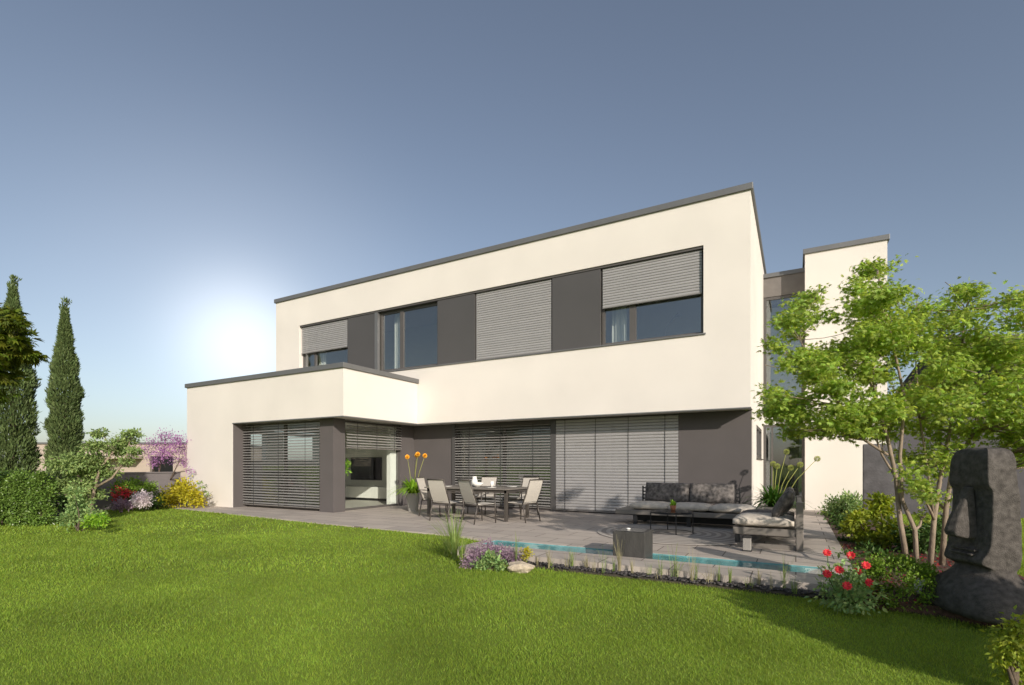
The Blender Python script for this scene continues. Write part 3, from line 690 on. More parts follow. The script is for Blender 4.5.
# corner sofa
t=empty('corner_sofa',(-.35,9.4,0),label='pale cushioned outdoor sofa seen from its end beside the pool',cat='sofa'); o=t.location
MB().box(-.86,.0,8.62,10.5,.20,.31).build('seat_frame',M['sofaf'],t,o,bevel=.01)
MB().box(-.80,.0,8.64,8.70,.0,.07).build('base_rail',M['sofaf'],t,o)
MB().box(-.80,.0,10.4,10.46,.0,.07).build('base_rail',M['sofaf'],t,o)
MB().box(-.83,-.76,8.64,8.70,.07,.20).build('leg',M['dkmetal'],t,o); MB().box(-.83,-.76,10.4,10.46,0.07,.20).build('leg',M['dkmetal'],t,o)
MB().box(.003,.10,8.60,8.78,0,.72).build('back_post',M['sofaf'],t,o,bevel=.008)
MB().box(.003,.10,10.34,10.52,0,.72).build('back_post',M['sofaf'],t,o,bevel=.008)
MB().box(.02,.08,8.785,10.335,.62,.70).box(.02,.08,8.785,10.335,.42,.50).build('backrest_rail',M['sofaf'],t,o)
cushion(-.86,-.02,8.60,9.5,.315,.48,t,'seat_cushion','cream',o,.02); cushion(-.86,-.02,9.52,10.48,.315,.46,t,'seat_cushion','greycush',o,.02)
def upx(x,yb,zc,ang):
    def f(p):
        a,h,th=p; return (x+h*math.sin(ang)+th*math.cos(ang),yb+a,zc+h*math.cos(ang)-th*math.sin(ang))
    return f
cushion(0,.55,0,.46,-.07,.07,t,'back_cushion','greycush',o,.06,rot=upx(-.30,8.72,.47,.55))
cushion(0,.6,0,.44,-.07,.07,t,'back_cushion','greycush',o,.05,rot=upx(-.22,9.45,.47,.35))
# coffee table
t=empty('coffee_table',(-2.03,9.78,0),label='round dark wire coffee table on the ringed rug',cat='table')
def ringt(m,r,z,w,n=40): m.tube([(r*math.cos(2*PI*i/n),r*math.sin(2*PI*i/n),z) for i in range(n+1)],w,6,cap=False)
m=MB(); m.lathe([(.37,0),(.385,.006),(.385,.014),(.37,.018)],(0,0,.392),40); m.build('tabletop',M['black'],t)
m=MB(); ringt(m,.385,.012,.012); m.build('base_ring',M['dkmetal'],t); m=MB(); ringt(m,.385,.386,.012); m.build('top_ring',M['dkmetal'],t)
for k in range(4):
    a=k*PI/2+.4; m=MB(); m.tube([(.385*math.cos(a),.385*math.sin(a),.01),(.385*math.cos(a),.385*math.sin(a),.385)],.011,6); m.build('leg',M['dkmetal'],t)
o=MB().lathe([(1.42,0),(1.45,.006),(1.44,.012),(.01,.012)],(0,0,0),64).build('rug',M['rug'],loc=(-1.95,9.75,.003)); tag(o,'round outdoor rug with concentric rings below the coffee table','rug')
t=empty('small_succulent',(-2.03,9.9,.411),label='small terracotta pot with a green plant on the coffee table',cat='potted plant')
MB().lathe([(.04,0),(.06,.10),(.05,.10),(.04,.08)],(0,0,0),18).build('pot',M['terra'],t,smooth=True)
m=MB(); straps(m,(0,0,.09),34,.15,.02,.9); m.build('foliage',M['strap'],t)
# lantern
t=empty('lantern',(-.63,8.28,0),label='small pale square lantern standing in front of the corner sofa',cat='lantern')
MB().box(-.055,.055,-.055,.055,.015,.20).build('body',M['potg'],t,bevel=.006)
MB().box(-.065,.065,-.065,.065,0,.015).build('base',M['dkmetal'],t); MB().box(-.065,.065,-.065,.065,.20,.215).build('lid',M['dkmetal'],t)
# fountain box
t=empty('fountain_block',(-2.02,7.15,0),label='dark wet stone cube fountain standing in the narrow pool',cat='fountain')
MB().box(-.225,.225,-.22,.22,-.238,.345).build('block',M['conc'],t,bevel=.006)
MB().box(-.19,.19,-.19,.19,.347,.351).build('water_film',M['black'],t)
MB().lathe([(.03,0),(.035,.012),(.01,.02)],(-.08,.04,.351),14).build('nozzle',M['cerw'],t,smooth=True)
# ------------------------------------------------------------------ stone head
def stone_head():
    a=math.atan2(.06,-1)+YAW
    c=at(976,612,4.42); t=empty('stone_head',(c[0]+.06,c[1]+.1,-.06),rz=a,label='tall dark volcanic stone head sculpture with long nose beside the trees',cat='sculpture')
    # sections z, front x, back x, half width front, half width back ; face looks to +x
    sec=[(0,.30,-.28,.47,.47),(.10,.33,-.31,.50,.50),(.22,.31,-.29,.46,.47),(.31,.24,-.25,.36,.38),(.37,.17,-.20,.27,.29),(.43,.13,-.175,.23,.25),
         (.465,.14,-.18,.23,.26),(.48,.235,-.185,.225,.265),(.53,.24,-.19,.235,.265),(.60,.17,-.19,.25,.265),(.70,.145,-.19,.25,.265),(.85,.13,-.185,.245,.26),(1.0,.12,-.18,.235,.255),(1.12,.115,-.175,.235,.25),
         (1.15,.165,-.17,.235,.245),(1.22,.17,-.165,.23,.24),(1.36,.16,-.155,.22,.23),(1.44,.14,-.14,.205,.215),(1.49,.09,-.10,.15,.16)]
    V=[];Fc=[]; K=24
    for z,xf,xb,wf,wb in sec:
        xc=(xf+xb)/2; hx=(xf-xb)/2
        for k in range(K):
            th=2*PI*k/K; ct,st=math.cos(th),math.sin(th); e=.11 if z>.45 else .6
            cx=math.copysign(abs(ct)**e,ct); sx=math.copysign(abs(st)**e,st); w=wf if ct>0 else wb
            V.append(((xc+hx*cx)*(.72 if z>.4 else .95),w*.92*sx,z+random.uniform(-.004,.004)))
    n=len(sec)
    for i in range(n-1):
        for k in range(K): b=(k+1)%K; Fc.append((i*K+k,i*K+b,(i+1)*K+b,(i+1)*K+k))
    Fc.append(tuple(range(K-1,-1,-1))); Fc.append(tuple((n-1)*K+k for k in range(K)))
    o=mesh_obj('head',V,Fc,M['stone'],t,smooth=False); 
    sd=o.modifiers.new('sub','SUBSURF'); sd.levels=2; sd.render_levels=2
    tx=bpy.data.textures.new('rough','CLOUDS'); tx.noise_scale=.12; dm=o.modifiers.new('d','DISPLACE'); dm.texture=tx; dm.strength=.016; dm.mid_level=.5
    q=MB(); nz=[(1.14,.15,.04),(1.0,.20,.055),(.85,.27,.07),(.75,.30,.08),(.71,.28,.085),(.69,.18,.08)]
    V=[];Fc=[]
    for z,x,w in nz: V+=[(.10,-w,z),(x*.9,-w*.8,z),(x,0,z),(x*.9,w*.8,z),(.10,w,z)]
    for i in range(len(nz)-1):
        for k in range(4): aa=i*5+k; Fc.append((aa,aa+5,aa+6,aa+1))
    Fc+= [(0,1,2,3,4),tuple(len(V)-1-i for i in range(5))]
    q.add(V,Fc); q.build('nose',M['stone'],t,bevel=.012)
    q=MB(); q.box(.08,.165,-.13,.13,.585,.605); q.build('upper_lip',M['stone'],t,bevel=.012)
    q=MB(); q.box(.10,.185,-.12,.12,.550,.568); q.build('lower_lip',M['stone'],t,bevel=.012)
stone_head()
# globe lamp
t=empty('globe_lamp',(1.10,6.28,-.045),label='small milky globe garden lamp on the bed left of the stone head',cat='lamp')
MB().lathe([(.03,0),(.03,.05)],(0,0,0),12).build('base',M['dkmetal'],t)
MB().lathe([(.09*math.sin(PI*i/12)+.001,.135-.09*math.cos(PI*i/12)) for i in range(13)],(0,0,0),20).build('globe',M['lamp'],t,smooth=True)
# ------------------------------------------------------------------ plants
def tree(name,base,label,cat,trunks,blobs,n,size,leafm,barkm='bark',tmpl=T_OVAL,group=None,twigs=3,**k):
    """trunks: list of (list of points, r0, r1)"""
    t=empty(name,base,label=label,cat=cat,group=group); m=MB(); tips=[]
    for pts,r0,r1 in trunks:
        nn=len(pts); m.tube(pts,[r0+(r1-r0)*i/(nn-1) for i in range(nn)],8); tips+= [(np.array(p),r0+(r1-r0)*i/(nn-1)) for i,p in enumerate(pts) if i>0]
    for b in blobs:
        c=np.array(b[:3]); 
        cand=[q for q in tips if q[0][2]<c[2]+.1] or tips
        q=min(cand,key=lambda q:np.linalg.norm(q[0]-c)+.3*abs(c[2]-q[0][2]))
        r=min(q[1]*.7,.035); pts=branch(m,q[0],c,r,r*.35,.06)
        for _ in range(twigs):
            s=np.array(pts[random.randint(2,5)]); e=c+rng.normal(0,.5,3)*np.array(b[3:6]); branch(m,s,e,r*.35,.004,.05,4)
    m.build('trunk',M[barkm],t,base,smooth=True)
    leafcloud('crown',blobs,n,size,M[leafm],t,base,tmpl=tmpl,**k)
    return t
def B(px,py,tt,r,ry=None,rz=None,jit=.4):
    x,y,z=at(px,py,tt+random.uniform(-jit,jit)); s=tt/F; return (x,y,z,r*s,(ry or r)*s,(rz or r*.6)*s)
# maple 1 (left, multi-stem)
def scatterblobs(poly,t0,dt,n,rr,rz=.55,seed=1):
    rd=random.Random(seed); out=[]; xs_=[p[0] for p in poly]; ys_=[p[1] for p in poly]
    while len(out)<n:
        x=rd.uniform(min(xs_),max(xs_)); y=rd.uniform(min(ys_),max(ys_))
        if inpoly(np.array([x]),np.array([y]),poly)[0]:
            tt=t0+rd.uniform(-dt,dt); r=rd.uniform(*rr); X,Yy,Z=at(x,y,tt); s=tt/F; out.append((X,Yy,Z,r*s,r*s,r*rz*s))
    return out
tr=5.85
b1=scatterblobs([(768,330),(800,300),(812,290),(800,345),(850,335),(865,275),(880,262),(895,330),(900,432),(865,438),(790,430),(768,400)],tr,.6,60,(10,22),.5,3)
b1+=[B(918,485,5.7,11),B(925,515,5.8,8),B(812,295,tr,12),B(822,315,tr,14),B(872,268,tr,9),B(858,285,tr,14),B(880,292,tr,14),B(785,320,tr,14),B(775,345,tr,12),B(778,398,tr,12),B(790,430,tr,12),B(828,425,tr,16)]
tree('maple_tree',at(912,570,5.75)[:2]+(-.05,),'multi stemmed maple with light green leaves in front of the stair tower','tree',
 [([at(908,568,5.8),at(900,520,5.8),at(896,478,5.8),at(888,440,5.85),at(876,400,5.85),at(860,350,5.85)],.030,.012),
  ([at(917,570,5.7),at(915,530,5.75),at(902,500,5.75),at(900,455,5.65),at(905,400,5.75),at(890,330,5.85),at(878,275,5.85)],.026,.009),
  ([at(888,455,5.85),at(864,440,5.9),at(840,405,5.9),at(815,370,5.85),at(800,340,5.85)],.016,.006),
  ([at(896,478,5.8),at(882,455,6.0),at(866,410,5.9),at(845,360,5.9)],.014,.006)],
 b1,20000,.041,'maple',tmpl=T_PALM,clump=.42,clumps=9,flat=.5,droop=.45,roll=.45,twigs=2,shell=.3)
b2=scatterblobs([(885,330),(905,310),(960,290),(990,300),(1024,290),(1070,300),(1110,380),(1100,470),(1010,460),(960,440),(915,425)],5.75,.55,78,(13,28),.5,5)
b2+=[B(930,455,5.7,15),B(945,462,5.7,13),B(928,495,5.8,13),B(958,448,5.8,13),B(915,470,5.8,14),B(940,505,5.9,10),B(955,285,6.0,12),B(975,292,6.0,13),B(985,305,6.0,14),B(955,300,6.0,12),B(1018,298,6.0,13),B(905,320,5.9,14),B(925,310,5.9,14),B(935,470,6.2,16),B(925,490,6.2,14),B(900,300,6.0,10),B(915,455,6,16),B(940,440,6,16)]
tree('maple_tree',at(935,570,5.9)[:2]+(-.05,),'spreading maple with light green leaves directly behind the stone head','tree',
 [([at(930,570,5.85),at(934,520,5.85),at(940,480,5.95),at(950,430,5.95),at(960,370,6.0),at(965,310,6.0)],.030,.010),
  ([at(942,565,5.85),at(946,510,5.85),at(952,470,5.95),at(975,430,5.95),at(1000,380,6.0),at(1030,330,6.0)],.030,.010),
  ([at(934,520,5.85),at(928,470,5.85),at(920,420,5.95),at(915,350,5.95)],.016,.006)],
 b2,29000,.041,'maple',tmpl=T_PALM,clump=.42,clumps=9,flat=.5,droop=.45,roll=.45,twigs=2,shell=.3)
# cypresses
def cypress(px,top,tt,wpx,label,n=30000):
    c=at(px,465,tt); top_z=CAMZ+(HY-top)/F*tt; R=wpx/2*tt/F*.66; base=(c[0],c[1],-.1)
    t=empty('cypress_tree',base,label=label,cat='tree',group='tall cypresses beyond the hedge')
    m=MB(); m.tube([(c[0],c[1],-.1),(c[0],c[1],top_z*.5),(c[0]+.03,c[1],top_z*.93)],[.12,.08,.01],8); m.build('trunk',M['barkd'],t,base,smooth=True)
    z=rng.uniform(0,1,n)**1.1; prof=np.where(z<.58,1-.1*(z/.58),.90*np.clip((1-z)/.42,0,1)**.95+.02)
    prof*=1+.10*np.sin(z*37+rng.uniform(0,.3,n))
    a=rng.uniform(0,2*PI,n); lump=1+.10*np.sin(a*5+z*61)+.10*np.sin(a*3-z*47)+rng.exponential(.04,n); r=R*prof*lump*np.sqrt(rng.uniform(.45,1,n))
    P=np.stack([c[0]+r*np.cos(a),c[1]+r*np.sin(a),.15+z*(top_z-.25)],1)
    D=np.stack([np.cos(a)*.75,np.sin(a)*.75,np.full(n,1.3)],1)+rng.normal(0,.35,(n,3))
    w_=rng.uniform(0,1,260); P2=np.stack([c[0]+rng.normal(0,.05,260)+.12*np.sin(w_*9)*w_,c[1]+rng.normal(0,.05,260),top_z-.35+w_*.6],1); P=np.concatenate([P,P2]); D=np.concatenate([D,np.stack([rng.normal(0,.4,260),rng.normal(0,.4,260),np.ones(260)],1)])
    place_leaves('crown',P,D,.13,T_NEED,M['cyp'],t,base)
cypress(65,308,17.0,37,'slim cypress standing alone right of the other one')
cypress(13,286,16.3,50,'slim cypress at the far left behind the overhanging chestnut branches')
# chestnut branches from the left edge
bl=scatterblobs([(-70,300),(-10,310),(20,322),(34,345),(33,362),(15,383),(-10,398),(-60,400)],9.5,.5,46,(9,17),.3,9)
tree('chestnut_tree',at(-80,520,9.6)[:2]+(-.1,),'broad yellow green tree reaching in at the far left edge','tree',
 [([at(-80,536,9.6),at(-78,450,9.6),at(-72,380,9.6),at(-68,320,9.6)],.11,.05),([at(-76,420,9.6),at(-45,370,9.5),at(-10,350,9.4),at(18,350,9.4)],.05,.012)],
 bl,7500,.13,'chest',barkm='barkd',tmpl=T_PALM,clump=.5,clumps=8,flat=.25,droop=.5,roll=.3,shell=.3)
def shrub(name,base,label,cat,blobs,n,size,leafm,group=None,stem=True,barkm='barkd',**k):
    t=empty(name,base,label=label,cat=cat,group=group)
    if stem:
        m=MB()
        for b in blobs[:8]: branch(m,(base[0]+random.uniform(-.05,.05),base[1]+random.uniform(-.05,.05),base[2]-.02),b[:3],.018,.005,.05)
        m.build('stem',M[barkm],t,base,smooth=True)
    k.setdefault('zmin',base[2]); leafcloud('foliage',blobs,n,size,M[leafm],t,base,**k)
    return t
# laurel hedge shrubs
LB=['rounded laurel shrub at the far left edge of the lawn','rounded laurel shrub in the middle of the left hedge','rounded laurel shrub at the right end of the left hedge next to the small tree']
for i,(px,r) in enumerate(((2,13),(22,11),(42,11))):
    tt=11.6; c=at(px,498,tt); bs=[(c[0],c[1],z,r*tt/F,r*tt/F,.30) for z in (.15,.5,.85)]
    shrub('laurel_shrub',(c[0],c[1],-.1),LB[i],'shrub',bs,7500,.055,'laurel',group='laurel hedge at the left',clump=.16,clumps=60,flat=1,shell=.5)
c=at(-35,498,11.4); shrub('laurel_shrub',(c[0],c[1],-.1),'laurel shrub just outside the left edge','shrub',[(c[0],c[1],z,.5,.5,.3) for z in (.2,.5,.9)],5000,.06,'laurel',group='laurel hedge at the left',clump=.3,clumps=20,flat=1)
# small grey-green tree on the left
tt=12.0
bl=[B(x,y,tt,r,rz=r*.6) for x,y,r in ((66,462,14),(80,470,17),(96,462,13),(106,470,12),(92,447,11),(124,440,11),(132,434,8),(118,450,10),(135,450,7),(66,482,9),(84,484,10),(101,434,8),(58,470,8),(127,461,6),(76,492,9),(98,494,7),(86,500,8),(62,488,7))]
tree('ornamental_tree',at(92,524,tt)[:2]+(-.06,),'small crooked grey green tree in front of the low grey wall','tree',
 [([at(92,524,tt),at(91,505,tt),at(95,488,tt),at(100,468,tt),at(115,450,tt)],.05,.02),([at(91,505,tt),at(84,485,tt),at(75,470,tt)],.035,.015),([at(95,488,tt),at(112,478,tt),at(126,460,tt),at(130,440,tt)],.03,.012)],
 bl,11000,.07,'dull',clump=.36,clumps=12,flat=.5,droop=.3,shell=.4)
shrub('low_shrub',at(80,527,10.6)[:2]+(-.09,),'feathery blue green shrub at the lawn edge below the small tree','shrub',[B(74,495,10.6,4,rz=9),B(82,507,10.6,8,rz=7),B(76,514,10.6,8,rz=6),B(70,519,10.5,8,rz=5),B(93,517,10.6,8,rz=5)],2000,.06,'blueg',clump=.4,clumps=14,flat=1,tmpl=T_OVAL)
shrub('low_shrub',at(92,527,10.3)[:2]+(-.09,),'bright green low perennial in front of the feathery shrub','shrub',[B(90,521,10.3,6,rz=4),B(99,519,10.3,6,rz=3)],500,.06,'strap',clump=.4,clumps=8,flat=1,stem=False)
c=at(66,500,14); shrub('dark_shrub',c[:2]+(-.1,),'dark evergreen shrub behind the small left tree','shrub',[(c[0],c[1],.5,.45,.45,.5)],1800,.10,'dkg',clump=.35,clumps=30,flat=1)
# border in front of grey wall
shrub('evergreen_shrub',at(128,505,14.6)[:2]+(-.06,),'dark green shrub against the low grey wall','shrub',[B(120,487,14.8,7,jit=.1),B(134,485,15,7,jit=.1),B(148,487,15.2,6,jit=.1)],1500,.07,'box',clumps=16,clump=.35,flat=1)
shrub('azalea_shrub',at(122,508,14.2)[:2]+(-.06,),'small shrub full of bright red flowers by the grey wall','shrub',[B(121,494,14.2,7,rz=6,jit=.05),B(119,501,14.2,5,rz=4,jit=.05),B(130,494,14.3,5,jit=.05)],330,.06,'red',clumps=14,clump=.3,flat=1)
t_=bpy.data.objects['azalea_shrub']; leafcloud('leaves',[B(122,497,14.4,8,rz=8,jit=.05)],700,.06,M['dkg'],t_,t_.location,clumps=14,flat=1)
shrub('low_shrub',at(125,510,14.0)[:2]+(-.06,),'dull purple green cushion below the red flowers','shrub',[B(121,505,14.0,6,rz=4,jit=.05),B(131,505,14.0,4,rz=3,jit=.05)],600,.07,'lilac',clumps=12,flat=1,stem=False)
shrub('azalea_shrub',at(143,508,14.3)[:2]+(-.06,),'round cushion of pale lilac blossom in the left border','shrub',[B(143,499,13.9,8,rz=6,jit=.05)],1300,.055,'palel',clumps=40,clump=.25,flat=1,shell=.8)
shrub('dark_shrub',at(158,508,15)[:2]+(-.06,),'low dark shrub between the lilac cushion and the yellow bush','shrub',[B(157,501,15,10,rz=5,jit=.05)],900,.08,'dkg',clumps=12,flat=1)
shrub('yellow_bush',at(184,508,15.2)[:2]+(-.04,),'rounded bush of yellow flowers at the corner of the white wing','bush',[B(175,497,15.3,11,rz=8,jit=.1),B(186,492,15.3,10,rz=8,jit=.1),B(194,499,15.1,10,rz=6,jit=.1),B(169,502,15.2,6,rz=4,jit=.1),B(183,484,15.3,5,rz=5,jit=.1)],2600,.085,'yel',clumps=22,clump=.35,flat=1)
# bare wisps by wing corner
t=empty('tall_perennial',at(206,508,14.9)[:2]+(0,),label='thin perennial stems with sparse leaves against the white wing wall',cat='plant')
m=MB(); b0=at(204,506,14.9)
for (px,py) in ((202,484),(208,492),(206,498)): branch(m,b0,at(px,py,14.9),.008,.004,.05)
m.build('stem',M['barkd'],t,t.location); leafcloud('foliage',[B(202,485,14.9,3,rz=3,jit=0),B(208,493,14.9,2.5,rz=3,jit=0)],60,.09,M['dull'],t,t.location,clumps=5)
# judas tree
tt=16.3
bl=[B(x,y,tt,r,rz=r*.7,jit=.5) for x,y,r in ((165,436,8),(175,441,9),(155,443,8),(145,452,8),(183,448,8),(168,450,10),(187,462,6),(186,480,4),(188,452,5),(178,462,7),(152,462,6),(160,455,8),(190,470,4))]
tree('judas_tree',at(160,506,tt)[:2]+(-.04,),'thin branched tree with pink purple blossom behind the grey wall','tree',
 [([at(160,506,tt),at(158,485,tt),at(160,465,tt),at(165,445,tt)],.05,.015),([at(160,506,tt),at(170,480,tt),at(180,460,tt)],.035,.012),([at(158,485,tt),at(152,465,tt),at(148,455,tt)],.025,.01)],
 bl,3000,.055,'pink',barkm='barkd',clump=.4,clumps=12,flat=.8,shell=.3,twigs=4)
# low grey wall + neighbour
o=MB().box(-17.75,-17.5,5.9,9.2,-.1,1.02).box(-17.78,-17.47,5.85,9.2,1.022,1.06).build('garden_wall',M['greywall']); tag(o,'low plain grey garden wall joining the left corner of the house','wall')
def nb():
    tt=31; a=at(26,470,tt); b=at(215,470,tt); n_=Vector((b[0]-a[0],b[1]-a[1],0)); Ln=n_.length; ang=math.atan2(n_.y,n_.x)
    t=empty('neighbour_house',(a[0],a[1],-.1),rz=ang,label='low beige flat roofed neighbouring building beyond the left border',cat='house')
    zt=CAMZ+(HY-444)/F*tt+.1
    w0=Ln*(150-26)/189; w1=Ln*(173-26)/189; z0=zt-2.0; z1=zt-.75
    solid([0,w0,w1,Ln],[0,.3,8],[0,z0,z1,zt],lambda x,y,z: y>.3 or not(w0<x<w1 and z0<z<z1)).build('wall',M['beige'],t)
    MB().box(w0,w1,.2,.28,z0,z1).build('window',M['black'],t); MB().box(-.1,Ln+.1,-.1,8.1,zt+.002,zt+.1).build('roof',M['cap'],t)
    MB().box(w0-3,w0-.4,-1.2,-.01,zt-.9,zt-.75).build('canopy',M['beige'],t)
nb()
# ------------------------------------------------------------------ right side planting
def dome(px,py,tt,rpx,hz,z0): 
    c=at(px,py,tt); return c
c=at(896,600,4.95)
shrub('boxwood_ball',(c[0],c[1],-.06),'low rounded green boxwood cushion between red flowers and stone head','shrub',[(c[0],c[1],.10,.40,.36,.30)],9000,.030,'box',clumps=160,clump=.10,flat=1,shell=.9)
c=at(848,604,4.75); rb=(c[0],c[1],-.06)
t=empty('rose_bush',rb,label='low bush with eight large red flowers at the end of the pool',cat='bush')
fl=[(827,553,5.1),(851,555.5,5.0),(827,574,4.7),(839,570,4.8),(857,571.5,4.9),(866,565.5,4.9),(869,583,4.6),(847,586,4.55)]
for (px,py,tt) in fl:
    p=at(px,py,tt); m=MB(); branch(m,(rb[0]+random.uniform(-.04,.04),rb[1]+random.uniform(-.04,.04),-.06),p,.006,.003,.06); s=m.build('flower_stem',M['dkg'],t,rb)
    m=MB(); disc_flower(m,p,.044,(random.uniform(-.2,.5),-1,.55)); m.build('flower_head',M['red'],s,rb)
leafcloud('foliage',[(rb[0],rb[1],.06,.22,.18,.12),(rb[0]-.05,rb[1]+.1,.18,.16,.15,.12)],1100,.05,M['blueg'],t,rb,clumps=24,clump=.35,flat=1,zmin=-.06)
# yellow-green shrub behind, lavender, stele
bl=[B(x,y,tt,r,rz=r*.6,jit=.2) for x,y,r,tt in ((858,520,9,8.4),(872,512,9,8.6),(880,500,8,8.8),(862,535,9,8.2),(888,525,10,8.2),(850,528,8,8.6),(875,540,9,7.8),(895,540,9,7.9),(885,512,8,8.5))]
shrub('pieris_shrub',at(880,560,8.0)[:2]+(-.05,),'loose yellow green shrub with bare brown stems behind the maple trunks','shrub',bl,2400,.085,'yelg',clumps=9,clump=.4,flat=.6)
shrub('lavender_shrub',at(845,512,13)[:2]+(-.05,),'silvery green lavender like shrub at the foot of the stair tower','shrub',[B(x,y,12.8,r,rz=r*.7,jit=.3) for x,y,r in ((838,508,9),(848,504,9),(858,508,9),(845,514,8),(830,512,7),(864,512,7))],3600,.075,'blueg',clumps=18,clump=.35,flat=1.2)
bl=[B(x,y,tt,r,rz=r*.4,jit=.2) for x,y,r,tt in ((848,530,9,9.8),(850,545,10,8.4),(840,522,8,10.8),(866,552,12,7.6),(880,560,12,7.2),(852,560,10,7.2))]
shrub('groundcover_shrub',at(850,545,8.6)[:2]+(-.05,),'low green ground cover along the edge of the terrace path','shrub',bl,3000,.06,'dkg',clumps=18,clump=.4,flat=.8,stem=False)
shrub('dark_shrub',at(932,565,7.4)[:2]+(-.05,),'dark green shrub filling the gap between the maple trunks','shrub',[B(x,y,7.4,q_,rz=q_*.8,jit=.3) for x,y,q_ in ((915,545,12),(930,535,13),(945,545,12),(925,555,10),(905,535,9),(955,530,14))],3600,.06,'dkg',clumps=18,clump=.4,flat=.9)
# mulch leaves
V=[];P_=[];
n=1400; X=rng.uniform(.65,2.4,n);Y=rng.uniform(5.9,10,n); k=inpoly(X,Y,BED); P_=np.stack([X[k],Y[k],np.full(k.sum(),-.006)],1)
o=place_leaves('fallen_leaves',P_,rng.normal(0,1,P_.shape)*np.array([1,1,.25]),.05,T_OVAL,M['redl'],None,(0,0,0),roll=.3); tag(o,'reddish fallen leaves scattered over the planting bed','leaves',kind='stuff')
# grey garage behind the trees, board fence, neighbour with dark roof
t=empty('garage',(4.2,16.5,0),label='dark grey flat garage behind the maples right of the stair tower',cat='garage')
MB().box(2.14,8.5,16.75,20.5,-.1,2.75).build('wall',mat('garage_wall',(.085,.08,.09),.85,var=.1),t,t.location); MB().box(2.185,8.55,16.7,20.55,2.752,2.85).build('roof',M['cap'],t,t.location)
c=at(877,520,11.5)
t=None; q=MB(); q.prism([(c[0]-.28,c[1]-.1),(c[0]+.35,c[1]-.16),(c[0]+.38,c[1]+.12),(c[0]-.25,c[1]+.14)],-.1,1.75); o=q.build('slate_stele',M['slate'],bevel=.03); tag(o,'upright dark slate slab standing right of the white stair tower','stone slab')
q=MB()
a=Vector(at(1000,500,13)); b=Vector(at(1130,500,11)); d=(b-a); d.z=0; L_=d.length; d.normalize()
t=empty('board_fence',(a.x,a.y,-.1),rz=math.atan2(d.y,d.x),label='weathered vertical board fence at the right edge behind the stone head',cat='fence')
q=MB(); x=0
while x<L_: q.box(x,x+.11,0,.02,.03,1.75+random.uniform(-.01,.01)); x+=.125
q.build('boards',M['wood'],t)
for k in range(4): MB().box(k*L_/3-.04,k*L_/3+.04,.022,.10,0,1.7).build('post',M['wood'],t)
c=at(1040,465,24)
t=empty('roofed_house',(c[0]+3,c[1]+3,-.1),rz=.45,label='neighbouring house with dark brown pitched roof behind the maples',cat='house')
MB().box(-7,7,-4,4,0,4.6).build('wall',M['beige'],t)
q=MB(); q.add([(-7.5,-4.6,4.45),(7.5,-4.6,4.45),(7.5,4.6,4.45),(-7.5,4.6,4.45),(-7.5,0,7.9),(7.5,0,7.9)],[(0,1,5,4),(2,3,4,5),(1,2,5),(3,0,4),(0,3,2,1)]); r=q.build('roof',M['brownroof'],t)
MB().box(-1,-.4,-1,-.4,6.9,8.6).build('chimney',M['greywall'],r)
for (px,tt,r,zt,lm,lab) in ((925,17,1.6,3.4,'bgtree','dull green tree behind the garage'),(975,15,1.7,3.2,'brleaf','brownish leaved tree behind the stone head'),(1035,16,1.8,3.0,'dkg','dark green tree behind the board fence')):
    c=at(px,465,tt+3.5)
    tree('garden_tree',(c[0],c[1],-.1),lab,'tree',[([(c[0],c[1],-.1),(c[0],c[1],1.2),(c[0]+.1,c[1],zt-.6)],.12,.04)],
      [(c[0]+random.uniform(-1,1)*r*.6,c[1]+random.uniform(-1,1)*r*.6,zt+random.uniform(-1,1),r*.5,r*.5,r*.4) for _ in range(10)],5000,.14,lm,barkm='barkd',group='trees behind the right border',clump=.35,clumps=20,flat=.8)
# bottom right willow-leaved plant
bl=[B(x,y,2.95,r,rz=r,jit=.08) for x,y,r in ((1010,642,12),(1020,630,10),(1002,655,8),(1016,662,14),(1012,625,6),(1022,680,10))]
shrub('spirea_shrub',at(1025,700,2.95)[:2]+(-.1,),'yellow green drooping shrub in the bottom right corner of the lawn','shrub',bl,1500,.032,'yelg',clumps=20,clump=.4,flat=1.2,droop=.8)
# plants by the pool end
shrub('heather_cushion',at(478,566,7.0)[:2]+(-.1,),'lilac pink flowering heather cushion at the left end of the coping','shrub',[B(474,555,7.0,9,rz=7,jit=.05),B(488,550,7.3,10,rz=6,jit=.05),B(500,553,7.1,9,rz=6,jit=.05),B(470,563,6.8,8,rz=4,jit=.05),B(512,556,7,8,rz=5,jit=.05)],3200,.03,'lilac',clumps=16,clump=.35,flat=1)
shrub('herb_shrub',at(492,568,6.7)[:2]+(-.1,),'fresh green leafy herb among the heather at the coping','shrub',[B(490,560,6.75,8,rz=7,jit=.03),B(482,565,6.7,8,rz=4,jit=.03),B(498,565,6.6,7,rz=4,jit=.03)],1100,.04,'blueg',clumps=12,clump=.35,flat=1)
shrub('yellow_flower_clump',at(527,560,6.9)[:2]+(-.1,),'small clump of yellow flowers beside the pale rock','flowers',[B(527,553,6.9,5,rz=4,jit=.02)],300,.03,'yel',clumps=10,clump=.4,flat=1)
V,Fc=[],[]
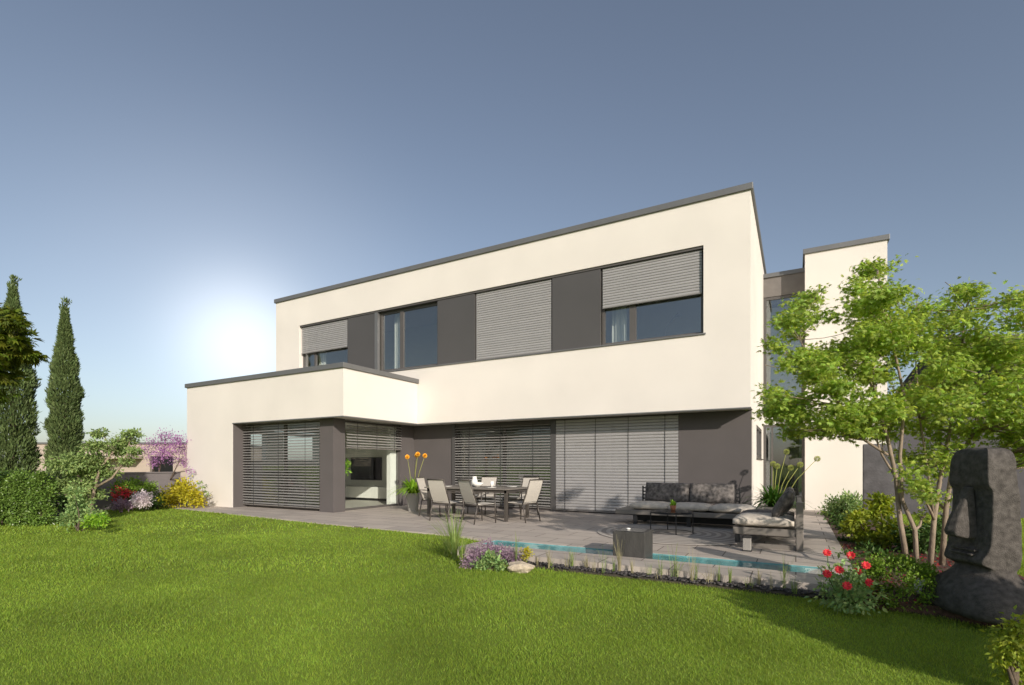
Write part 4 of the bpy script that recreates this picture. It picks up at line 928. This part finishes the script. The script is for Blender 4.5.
def rock(name,c,sx,sy,sz,m,label,cat):
    import bmesh
    bm=bmesh.new(); bmesh.ops.create_icosphere(bm,subdivisions=3,radius=1)
    from mathutils import noise
    for v in bm.verts:
        k=1+.35*noise.noise(v.co*1.7+Vector(c))+.12*noise.noise(v.co*5); v.co=Vector((v.co.x*sx*k,v.co.y*sy*k,v.co.z*sz*k))
    me=bpy.data.meshes.new(name); bm.to_mesh(me); bm.free(); me.materials.append(m); o=bpy.data.objects.new(name,me); COL.objects.link(o); o.location=c; tag(o,label,cat); return o
c=at(520,568,6.55); rock('rock',(c[0],c[1],-.05),.17,.11,.08,M['rock'],'flat pale layered rock lying at the lawn edge beside yellow flowers','rock').rotation_euler.z=.4
# ornamental grass tufts
def tuft(c,n,L_,w,label,m='tuft',lean=(0,0),spread=.35,seeds=False,group=None,name='grass_tuft'):
    q=MB(); straps(q,c,n,L_,w,spread,lean=lean); o=q.build(name,M[m],None,c,loc=c); tag(o,label,'grass tuft',group); return o
c=at(455,556,7.3); tuft((c[0],c[1],-.08),90,.85,.008,'tall grass clump leaning left at the corner of terrace and lawn',lean=(-.7,.1),spread=.55)
c=at(446,548,7.6); tuft((c[0],c[1],-.08),40,.38,.009,'short grass clump left of the tall leaning one',spread=.5)
c=at(462,560,7.0); tuft((c[0],c[1],-.08),60,.4,.008,'short grass clump in front of the heather cushion',spread=.4)
rd=random.Random(4)
for i in range(30):
    X=-3.3+3.75*i/29+rd.uniform(-.08,.08); Y=rd.uniform(6.08,6.3)
    tuft((X,Y,-.085),rd.randint(9,30),rd.choice([.16,.22,.3,.46]),.0028,'thin sparse grass tuft growing in the pebbles along the coping',m=rd.choice(['tuft','straw','tuft']),spread=rd.choice([.3,.5,.8]),group='grass tufts along the pool coping')
# trees and shrubs behind the photographer that shade the right of the lawn
def cam2w(R,Fw): return (cY*R-sY*Fw, sY*R+cY*Fw)
x,y=cam2w(5.6,.7)
tree('shade_tree',(x,y,-.1),'leafy tree standing to the right of the viewpoint, outside the photograph','tree',[([(x,y,-.1),(x,y,.8),(x+.1,y,1.7)],.07,.03)],
  [(*cam2w(4.15+.05*_,.86-.020*_+(.22,-.05,-.30)[_%3]+random.uniform(-.08,.08)),random.uniform(1.42,1.58),.32,.32,.10) for _ in range(48)],32000,.13,'dkg',clump=.4,clumps=14,flat=.7)
